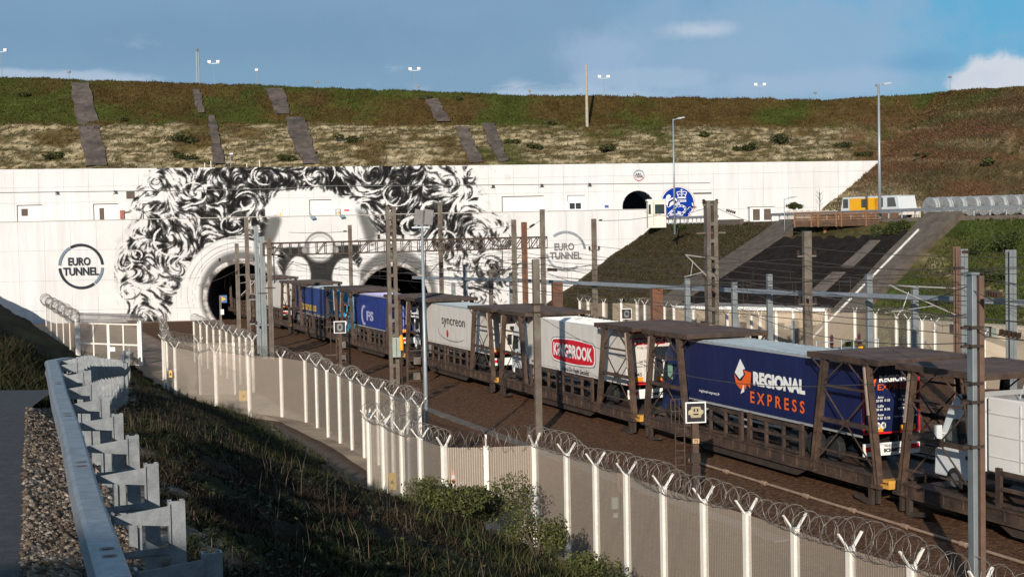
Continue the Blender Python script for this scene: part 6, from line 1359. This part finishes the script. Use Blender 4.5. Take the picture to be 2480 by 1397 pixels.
for f in (.01,.21,.29,.50,.56,.84): mb = MB(); mb.b2((f*L_-.07,-.22,.25),(f*L_+.07,-.11,2.95)); mb.build('rail_post', TIMBER, tp)
for f in (.30,.46,.62):
    mb = MB(); mb.b2((f*L_-.12,1.0,-2.2),(f*L_+.12,1.24,1.2)); mb.bar((f*L_-.7,1.1,.9),(f*L_,1.1,-.3),.12); mb.bar((f*L_+.7,1.1,.9),(f*L_,1.1,-.3),.12); mb.build('support_post', TIMBER, tp)
    mb = MB(); mb.b2((f*L_-.35,.7,-2.6),(f*L_+.35,1.5,-2.1)); mb.build('footing', CONC, tp)
p = at(2110,527,127.5); t = thing('traffic_cone', 'small orange cone standing on the timber platform', 'traffic cone', (p[0],p[1],10.2)); mb = MB(); mb.lathe((0,0,0), [(.2,0),(.2,.04),(.14,.05),(.03,.7)], 12); mb.build('cone_body', PORANGE, t)
# low pale fence behind
for (x0, x1, Z0, l_) in ((1900,2032,160,'low pale plank fence left of the yellow vehicle'),(2180,2236,146,'low pale plank fence between the yellow vehicle and the drums')):
    a_ = at(x0, 513, Z0); b_ = at(x1, 513, Z0); t = thing('plank_fence', l_, 'fence', (a_[0],a_[1],10.4)); n = int((b_[0]-a_[0])/.24)
    for k in range(n): mb = MB(); mb.b2((k*.24,0,0),(k*.24+.2,.04,1.05+.05*((k*7)%3))); mb.build('plank', mat('pale_plank', (.42,.36,.29), .8, var=.2), t)
# yellow and white service vehicle
A_ = at(2034,513,146); B_ = at(2182,513,138); A_[2] = B_[2] = 10.45; v_ = B_-A_; L_ = np.linalg.norm(v_[:2]); an = math.atan2(v_[1], v_[0])
t = thing('service_vehicle', 'yellow and white service vehicle with sloping cab windows at both ends on the upper road', 'vehicle', A_, an); H0 = .35; H1 = 2.05
mb = MB(); mb.prism([(.0,H0),(.45,H1+.1),(L_-.45,H1+.1),(L_,H0)], (0,0,0), (1,0,0), (0,0,1), (0,2.2,0)); mb.build('body', CABW, t, bevel=.04)
mb = MB(); mb.b2((L_*.17,-.04,H0),(L_*.645,-.005,H1-.02)); mb.build('side_panel', YELLOW, t)
mb = MB(); mb.b2((L_*.59,-.05,H0+.05),(L_*.64,-.042,H1-.1)); mb.build('side_door', mat('door_yellow', (.62,.27,.01), .4), t)
for a_, b_ in ((.37,.455),): mb = MB(); mb.b2((L_*a_,-.06,H0+.75),(L_*b_,-.045,H1-.12)); mb.build('side_window', GLASS, t)
for a_, b_ in ((.06,.145),(.655,.72),(.79,.93)): mb = MB(); s1 = .03 if a_ > .7 else 0; mb.prism([(L_*a_,H0+.75),(L_*a_,H1-.05),(L_*(b_-s1),H1-.05),(L_*b_,H0+.75)], (0,-.03,0), (1,0,0), (0,0,1), (0,.02,0)); mb.build('cab_window', GLASS, t)
mb = MB(); mb.b2((.3,.1,H1+.1),(L_-.4,2.1,H1+.16)); mb.build('roof', mat('roof_grey', (.4,.4,.4), .5), t)
for x_ in (1.1, L_-1.1):
    for y_ in (.15, 2.05): wheel(t, 0, 0, .32, .2) if False else None
    mb = MB(); mb.lathe((x_,.12,.33), [(.2,-.1),(.33,-.09),(.33,.09),(.2,.1)], 16, 'y'); mb.lathe((x_,2.05,.33), [(.2,-.1),(.33,-.09),(.33,.09),(.2,.1)], 16, 'y'); mb.build('axle_wheels', TYRE, t)
mb = MB(); mb.b2((L_-.35,.0,.28),(L_+.08,2.2,.62)); mb.build('bumper', TWHITE, t)
# cable drums
dl = ['leftmost','second','third','fourth','fifth','sixth','seventh','eighth','ninth','tenth']
for k in range(8):
    px = 2262+k*33; p = at(px, 491, 126-.8*k); r = .84
    t = thing('cable_drum', f'pale round cable drum on the upper road, {dl[k]} of the row from the left', 'cable drum', (p[0], p[1], 10.5+r), .42, 'row of pale cable drums')
    mb = MB(); mb.lathe((0,0,0), [(r,-.5),(r,-.44),(r*.97,-.44),(r*.97,.44),(r,.44),(r,.5)], 28, 'x'); mb.build('lagging', DRUM, t)
    for s_ in (-1,1):
        mb = MB(); mb.lathe((s_*.52,0,0), [(r*1.02,-.03),(r*1.02,.03)], 28, 'x'); f_ = mb.build('flange', DRUMD if s_ > 0 else mat('drum_flange', (.27,.29,.30), .7), t); mb = MB()  # flanges coloured darker to paint the shaded gaps between drums
        for q in range(14): a_ = q*math.pi/7; mb.bar((s_*.56,0,0),(s_*.56,math.cos(a_)*r*.95,math.sin(a_)*r*.95),.03,.03)
        mb.build('spoke_lines', DRUMD, f_)
    mb = MB()
    for x_ in (-.2,.2): mb.lathe((x_,0,0), [(r*.985,-.03),(r*.985,.03)], 28, 'x')
    mb.build('strap_bands', DRUMD, t)
# ------------------------------------------------------------------ yard behind the far fence
p = at(1640, 790, 120); b_ = at(2000, 800, 112); v_ = b_-p; v_[2] = 0; an = math.atan2(v_[1], v_[0]); L_ = np.linalg.norm(v_)
t = thing('service_building', 'long low beige building with a white roof edge below the black matting', 'building', (p[0],p[1]+1,-.3), an)
mb = MB(); mb.b2((0,0,0),(L_,6,3.5)); mb.build('wall', BEIGE, t); mb = MB(); mb.b2((-.1,-.1,3.5),(L_+.1,6.1,3.6)); mb.build('roof', CONC, t); mb = MB(); mb.b2((-.2,-.25,3.4),(L_+.2,-.1,3.66)); mb.build('roof_edge', PWHITE, t)
for k in range(6): mb = MB(); x_ = 1+k*L_/6.2; mb.b2((x_,-.05,0),(x_+1.0,-.01,2.2)); mb.build('door', [BEIGE, PGREY, MASTR][k%3], t)
for k in range(3): mb = MB(); mb.b2((2.4+k*3.4,-.05,1.4),(3.3+k*3.4,-.012,2.4)); mb.build('window', GLASS, t)
p = at(2230, 820, 104); b_ = at(2540, 840, 94); v_ = b_-p; v_[2] = 0; an = math.atan2(v_[1], v_[0]); L_ = np.linalg.norm(v_)
t = thing('retaining_wall', 'pale beige retaining wall with a dark opening below the green slope at the right', 'wall', (p[0],p[1]+1,-.3), an)
mb = MB(); mb.b2((0,0,0),(L_,1.2,3.1)); mb.build('wall', mat('light_beige_wall', (.50,.42,.31), .9, var=.15, scale=.5), t)
mb = MB(); mb.b2((L_*.28,-.02,2.3),(L_*.62,-.004,3.0)); mb.build('opening', PBLACK, t)
for k in range(3): mb = MB(); x_ = L_*(.50+.06*k); mb.b2((x_,-.08,2.3),(x_+.45,-.03,2.9)); mb.build('shutter', GREENB, t)
p = at(2050, 842, 92); t = thing('transformer_cabinet', 'green-grey transformer cabinet with pipes and railings behind the navy trailer', 'cabinet', (p[0],p[1],-.3), .3)
mb = MB(); mb.b2((-1.9,0,0),(1.9,2,2.2)); mb.build('cabinet_body', GREENB, t, bevel=.03); mb = MB()
for k in range(6): mb.tube([(-2.4+k*.9,-.4,0),(-2.4+k*.9,-.4,2.9)], .04, 6)
for z in (1.4,2.1,2.8): mb.tube([(-2.4,-.4,z),(2.2,-.4,z)], .03, 5)
mb.build('railing', POLE, t)
for x_ in (-.9,1.1): mb = MB(); mb.lathe((x_,.3,2.9), [(.05,-.7),(.13,-.5),(.08,-.4),(.14,-.3),(.08,-.2),(.14,-.1),(.08,0),(.12,.15),(.05,.3)], 10); mb.build('insulator', mat('maroon_insulator', (.09,.02,.03), .35), t)
mb = MB(); mb.box((1.1,-.1,2.3),(.5,.2,.18)); mb.build('yellow_tag', YELLOW, t)
# hoop trackside covers left of the train
for px, py, l_ in ((700,842,'left of two curved black hose loops beside the far wagons'),):
    pass
# cones behind the near fence
cm = {}
for i, (px, py, l_) in enumerate(((1099,1202,'larger red and white striped cone seen through the near fence'),(1119,1209,'smaller striped cone right behind the larger one'))):
    p = atz(px, py, -.22); r = .9+.1*(1-i); t = thing('traffic_cone', l_, 'traffic cone', (p[0], p[1], -.18), 0, 'striped cones behind the near fence'); hh = 1.0 if i == 0 else .8
    mb = MB(); mb.b2((-.25,-.25,0),(.25,.25,.04)); mb.build('base', PORANGE, t)
    for j, (a_, b2_, m_) in enumerate(((.04,.28,PORANGE),(.28,.48,PWHITE),(.48,.68,PORANGE),(.68,.82,PWHITE),(.82,1.0,PORANGE))):
        ra = .19*(1-a_)+.03; rb = .19*(1-b2_)+.03; mb = MB(); mb.lathe((0,0,0), [(ra, a_*hh),(rb, b2_*hh)], 14); mb.build('cone_band', m_, t)

# ------------------------------------------------------------------ vegetation and gravel
def blades(name, P, hlo, hhi, wid, cols, lean=.35, parent=None):
    n = len(P); h = rng.uniform(hlo, hhi, n)[:,None]; a = rng.uniform(0, 2*math.pi, n); ax = np.stack([np.cos(a), np.sin(a), np.zeros(n)], 1)*wid[:,None] if np.ndim(wid) else np.stack([np.cos(a), np.sin(a), np.zeros(n)], 1)*wid
    le = rng.normal(0, lean, (n,3)); le[:,2] = 0; up = np.array((0,0,1.0)); mid_ = P+(up*.55+le*.3)*h; tip = P+(up+le)*h
    V = np.stack([P-ax, P+ax, mid_+ax*.6, mid_-ax*.6, tip, tip+ax*.1], 1).reshape(-1,3); b = np.arange(n)[:,None]*6
    Fc = np.concatenate([b+np.array([0,1,2,3]), b+np.array([3,2,5,4])]); c_ = np.repeat(cols, 6, 0)*np.tile(np.array([.6,.6,1,1,1.25,1.25]), n)[:,None]
    return npmesh(name, V, Fc, GRASSM, parent, col=c_)
def sample_em(n, ulo, uhi, vlo, vhi):
    u = rng.uniform(ulo, uhi, n)*(EM.shape[1]-1.001); w = rng.uniform(vlo, vhi, n)*(EM.shape[0]-1.001); i = w.astype(int); j = u.astype(int); fi = (w-i)[:,None]; fj = (u-j)[:,None]
    return (EM[i,j]*(1-fi)+EM[i+1,j]*fi)*(1-fj)+(EM[i,j+1]*(1-fi)+EM[i+1,j+1]*fi)*fj
def near_dense(n, **k):
    P = sample_em(n, .12, .96, .03, .97); keep = rng.random(n) < np.clip(28/np.maximum(P[:,1], 8), .12, 1); return P[keep]
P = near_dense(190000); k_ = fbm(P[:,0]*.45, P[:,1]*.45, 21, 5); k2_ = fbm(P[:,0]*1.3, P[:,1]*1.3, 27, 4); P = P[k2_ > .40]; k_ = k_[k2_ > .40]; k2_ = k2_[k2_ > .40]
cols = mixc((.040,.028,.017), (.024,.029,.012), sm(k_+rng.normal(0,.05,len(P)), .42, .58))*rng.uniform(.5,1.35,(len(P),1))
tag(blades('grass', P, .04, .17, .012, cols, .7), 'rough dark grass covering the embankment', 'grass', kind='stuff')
P = sample_em(2600, .15, .9, .05, .97); cols = np.tile((.15,.11,.075), (len(P),1))*rng.uniform(.5,1.2,(len(P),1))
V_ = blades('dry_weeds', P, .15, .6, .006, cols, .25); tag(V_, 'dry brown weed stalks scattered over the embankment', 'weeds', kind='stuff')
P = sample_em(6000, .2, .9, .45, .98); kk = fbm(P[:,0]*.3, P[:,1]*.3, 33, 4) > .55; P = P[kk]; cols = mixc((.070,.065,.024),(.04,.058,.016), rng.random(len(P)))*rng.uniform(.6,1.3,(len(P),1))
tag(blades('tall_grass', P, .2, .55, .016, cols, .5), 'taller green-yellow grass clumps low on the embankment', 'grass', kind='stuff')
def leaves(C_, R_, n, size, cdark, clight, shell=.55):
    d = rng.normal(0,1,(n,3)); d /= np.linalg.norm(d,axis=1)[:,None]; rad = (shell+(1-shell)*rng.random(n)**.6)[:,None]; lump = 1+.35*(vn(d[:,0]*3+C_[0], d[:,1]*3+d[:,2]*2, 7)-.5)[:,None]*2
    P = np.array(C_)+d*rad*lump*np.array(R_); a = rng.normal(0,1,(n,3)); a /= np.linalg.norm(a,axis=1)[:,None]; b = np.cross(a, rng.normal(0,1,(n,3))); b /= np.linalg.norm(b,axis=1)[:,None]+1e-6
    s_ = rng.uniform(.6,1.3,(n,1))*size; V = np.stack([P-a*s_, P+b*s_*.45, P+a*s_, P-b*s_*.45],1).reshape(-1,3); c_ = mixc(cdark, clight, rng.random(n))*rng.uniform(.6,1.3,(n,1)); return V, np.repeat(c_,4,0)
def bush(label, base, R_, n, size, cd, cl, cat='bush', group=None, stems=7, name='bush', lumps=6, up=1.0):
    t = thing(name, label, cat, base, 0, group); Vs, Cs = [], []
    for k in range(lumps):
        q = rng.normal(0,.42,3)*np.array(R_); q[2] = abs(q[2])*.7+R_[2]*.55*up; V, c_ = leaves(q, np.array(R_)*rng.uniform(.38,.62), n//lumps, size, cd, cl, .35); Vs.append(V); Cs.append(c_)
    V = np.concatenate(Vs); c_ = np.concatenate(Cs); Fc = np.arange(len(V)).reshape(-1,4); ok = V[:,2].reshape(-1,4).min(1) > -.15; npmesh('foliage', V, Fc[ok], LEAFM, t, col=c_)
    mb = MB()
    for k in range(stems): a_ = rng.uniform(0,6.28); mb.tube([(0,0,-.2),(math.cos(a_)*R_[0]*.3,math.sin(a_)*R_[1]*.3,R_[2]*.6),(math.cos(a_)*R_[0]*.7,math.sin(a_)*R_[1]*.7,R_[2]*(1.0+.25*rng.random()))], .016*max(1, R_[2]), 4)
    mb.build('stems', BARK, t); return t
fb = [(1180,1290,42.5,(1.5,1.2,1.25),4200,'large leafy olive bush growing against the near fence, right of the cones'),(1030,1245,43.5,(1.0,.8,.85),2200,'mid-sized bush left of the two cones, in front of the fence'),(1095,1300,40,(1.3,1.0,.7),2400,'low bush in front of the large one at the fence foot'),
 (1300,1392,37.5,(.8,.7,.85),1500,'small dark bush at the bottom edge in front of the first long fence panels'),(950,1240,44,(.9,.8,.55),1300,'low dark bush below the yellow warning plate'),(1420,1420,35,(1.0,.8,.6),1400,'dark bush cut by the bottom edge right of centre'),(880,1190,45,(.8,.7,.45),900,'small dark shrub at the lower left end of the near fence')]
for px, py, Z0, R_, n, l_ in fb:
    p = at(px, py, Z0); z0 = em_height(p[0], p[1]); bush(l_, (p[0], p[1], min(z0, p[2]+.2) if False else z0), R_, n*2, .05, (.030,.040,.014), (.12,.125,.035), group='bushes at the foot of the embankment', stems=9)
# dark bushes on the left bank beyond the road
lb = [(-24,44,6.0,(2.4,2.2,1.0),'dark bush at the left edge beyond the road bend'),(-22,52,5.2,(2.8,2.5,1.3),'dark bush behind the first one on the left bank'),(-21,50,5.2,(1.6,1.5,.7),'low dark bush nearest the guardrail end on the left bank'),(-28,66,3.8,(3.0,2.5,1.7),'rounded dark bush on the left bank in front of the portal wall'),(-34,84,2.6,(2.6,2.5,2.0),'dark shrub on the left bank beside the brown fence'),(-40,92,2.5,(3,3,2.6),'tall dark shrub furthest left on the bank')]
BKV = np.concatenate([np.array([v.co[:] for v in o.data.vertices]) for o in COL.objects if o.name in ('road_bank','far_bank')])
for x_, y_, z_, R_, l_ in lb:
  z_ = float(BKV[((BKV[:,0]-x_)**2+(BKV[:,1]-y_)**2).argmin(), 2])
  bush(l_, (x_, y_, z_), R_, 3400, .10, (.018,.022,.010), (.055,.055,.022), group='dark bushes on the left bank')
# shrubs on the hill
SF = S2.reshape(-1,3); _v = SF-CAM; _d = _v@FW; SPX = 1240+F*(_v@CR)/_d; SPY = 698.5-F*(_v@CU)/_d
def slope_hit(px, py): return SF[np.argmin((SPX-px)**2+(SPY-py)**2)]
hs = [(300,296,.8,'dark shrub beside the widest chute near the berm'),(120,388,1.5,'round green shrub low on the chalk at the far left'),(425,350,1.7,'olive shrub in the chalk between the first two chutes'),(450,390,1.3,'bright green patch-like shrub directly above the wall left of the mural'),(690,392,1.3,'dark shrub beside the foot of the second wide chute'),(845,350,1.6,'olive shrub in the chalk left of the middle'),(1240,350,.9,'small dark shrub right of the slim chute'),(1290,362,.9,'pair-like shrub below the lone pole, left one'),(1330,306,1.0,'dark shrub left of the foot of the lone pole'),(1465,372,1.4,'brown-green shrub below the lone pole'),(1880,350,1.9,'large dark shrub in the chalk right of the upper lamp pole'),(1810,366,1.1,'dark shrub left of the large one in the chalk'),(2050,362,1.4,'dark shrub near the right end of the wall'),(2090,380,.9,'small shrub at the right corner of the wall top'),(1715,334,1.0,'small olive shrub on the upper chalk right of the upper lamp pole'),(1030,243,.8,'dark tuft at the crest above the upper middle chute'),(1110,246,.7,'second dark tuft at the crest right of the middle chute'),(60,235,.9,'tuft on the grass at the far left'),(2240,380,.7,'small dark shrub on the brown side hill'),(2400,400,.9,'dark shrub on the brown side hill at the right')]
for px, py, r, l_ in hs: p = hit(px, py); bush(l_, p, (r*1.1, r*.7, r*.55), 420, .20, (.028,.034,.012), (.075,.08,.025), 'shrub', 'shrubs on the hillside', 2, 'shrub', 4)
for px, py, Z0, r, l_ in ((2150,575,118,1.1,'dark bush under the right end of the timber platform'),(2190,560,117,1.0,'green bush at the head of the concrete ramp'),(2440,620,100,1.9,'large dark bush on the green slope right of the pale columns'),(2380,690,98,1.6,'dark bush lower on the green slope'),(2280,740,98,1.0,'small bush near the foot of the green slope'),(1640,560,152,.8,'grassy tuft on the slope head below the round emblem'),(1925,509,165,.8,'round green bush on the upper road in front of the white wall')):
    p = slope_hit(px, py) if Z0 < 120 else at(px, py, Z0); bush(l_, p, (r, r*.8, r*.7), 900, .12, (.022,.032,.010), (.07,.085,.022), 'bush', 'bushes along the cutting', 3)
p = at(1985,510,165); t = thing('bare_sapling', 'bare leafless sapling in front of the white wall left of the yellow vehicle', 'sapling', p); mb = MB(); mb.tube([(0,0,-.3),(.05,0,1.0),(0,0,2.1)], .05, 5)
for k in range(16): a_ = k*2.4; z = .5+.1*k; mb.tube([(0,0,z),(math.cos(a_)*.5,math.sin(a_)*.3,z+.45)], .015, 4)
mb.build('branches', BARK, t)
# gravel: loose stones on the shoulder and under the rail
u_ = rng.uniform(.10,.62,42000); S_a = rs(CREST, 500); S_b = rs(SH, 500); j = (u_*499).astype(int); w_ = rng.random(len(u_))[:,None]*1.02; P = S_a[j]*(1-w_)+S_b[j]*w_; keepg = rng.random(len(P)) < np.clip(16/np.maximum(P[:,1],6),.1,1); P = P[keepg]; n = len(P)
oct_ = np.array([(1,0,0),(0,1,0),(-1,0,0),(0,-1,0),(0,0,1),(0,0,-.5)], float); of = np.array([(0,1,4),(1,2,4),(2,3,4),(3,0,4),(1,0,5),(2,1,5),(3,2,5),(0,3,5)])
sz = rng.gamma(2.0,.006,n)+.005; V = P[:,None,:]+oct_[None]*sz[:,None,None]*rng.uniform(.6,1.4,(n,6,1))*np.array((1.2,1.0,.8)); Fc = (np.arange(n)[:,None,None]*6+of[None]).reshape(-1,3)
gcol = np.repeat(mixc((.11,.08,.06),(.36,.30,.24), rng.random(n)**2.6), 6, 0); tag(npmesh('gravel', V.reshape(-1,3), Fc, SOIL, col=gcol), 'loose pale gravel stones along the road shoulder', 'gravel', kind='stuff')

# tufts on the hillside and the cutting
def tufts(name, n, X, Y, Z, C, hlo, hhi, w, label):
    blades_o = blades(name, np.stack([X, Y, Z], 1), hlo, hhi, w, C, .6); tag(blades_o, label, 'grass', kind='stuff')
x_ = rng.uniform(-75, 62, 90000); y_ = rng.uniform(180.6, 205, 90000); z_ = Hn(x_, y_); c_ = hillcol(x_, y_, z_)
lum = c_.mean(1); kp = (rng.random(len(x_)) < np.where(lum > .12, .30, .9)); c2_ = np.where(lum[:,None] > .12, np.array((.075,.062,.022)), c_*1.25)*rng.uniform(.55,1.3,(len(x_),1))
tufts('hill_grass', 0, x_[kp], y_[kp], z_[kp]-.03, c2_[kp], .10, .36, .07, 'rough grass tufts over the hillside above the portal')
x_ = rng.uniform(38, 75, 60000); y_ = rng.uniform(110, 180, 60000); kp = x_ > toex(y_)+.3; x_ = x_[kp]; y_ = y_[kp]; z_ = Hn(x_, y_); c_ = hillcol(x_, y_, z_)*1.15*rng.uniform(.6,1.3,(len(x_),1))
tufts('side_grass', 0, x_, y_, z_-.03, c_, .10, .34, .06, 'rough grass tufts over the side hill at the right')
u_ = rng.uniform(.6, 5.4, 60000); w_ = rng.uniform(.02, .99, 60000); eLw = 3.08-.68*w_; eRw = 4.13-.22*w_; kp = (u_ < eLw-.31) | (u_ > eRw+.02); u_ = u_[kp]; w_ = w_[kp]
jj = np.clip((u_/7*(S2.shape[1]-1)).astype(int), 0, S2.shape[1]-1); ii = np.clip((w_*(S2.shape[0]-1)).astype(int), 0, S2.shape[0]-1); P = S2[ii, jj]+rng.normal(0,.06,(len(u_),3))*np.array((1,1,0))
cc_ = np.where((u_ < eLw[kp])[:,None], mixc((.070,.050,.030),(.050,.052,.022), rng.random(len(u_))), mixc((.052,.076,.016),(.10,.09,.032), rng.random(len(u_))))*rng.uniform(.5,1.3,(len(u_),1))
tag(blades('slope_grass', P, .10, .34, .05, cc_, .6), 'rough grass tufts on the cutting slope on both sides of the matting', 'grass', kind='stuff')

# ground-hugging leaves and scrub on the dark embankment
P = sample_em(26000, .12, .93, .03, .98); kk = fbm(P[:,0]*.8, P[:,1]*.8, 37, 4) > .52; P = P[kk]; n = len(P)
a = rng.normal(0,1,(n,3)); a[:,2] *= .4; a /= np.linalg.norm(a,axis=1)[:,None]; b = np.cross(a, np.array((0,0,1.0))+rng.normal(0,.4,(n,3))); b /= np.linalg.norm(b,axis=1)[:,None]; sz = rng.uniform(.02,.06,(n,1))
P = P+np.array((0,0,1.0))*rng.uniform(.02,.16,(n,1)); V = np.stack([P-a*sz, P+b*sz*.5, P+a*sz, P-b*sz*.5],1).reshape(-1,3)
tag(npmesh('low_weeds', V, np.arange(n*4).reshape(-1,4), LEAFM, col=np.repeat(mixc((.022,.028,.010),(.075,.085,.028), rng.random(n)**2),4,0)), 'low broad-leaved weeds creeping over the embankment', 'weeds', kind='stuff')
P = np.stack([rng.uniform(-30,-10.5,30000), rng.uniform(33,70,30000), np.zeros(30000)],1); BQ = BKV[(BKV[:,1] < 75)&(BKV[:,0] > -34)]
P = BQ[rng.integers(0, len(BQ), 16000)]+rng.normal(0,.12,(16000,3))*np.array((1,1,.2)); cols = mixc((.030,.024,.014),(.030,.036,.014), rng.random(len(P)))*rng.uniform(.5,1.3,(len(P),1))
tag(blades('bank_grass', P, .1, .45, .03, cols, .6), 'dark rough grass on the bank left of the guardrail', 'grass', kind='stuff')
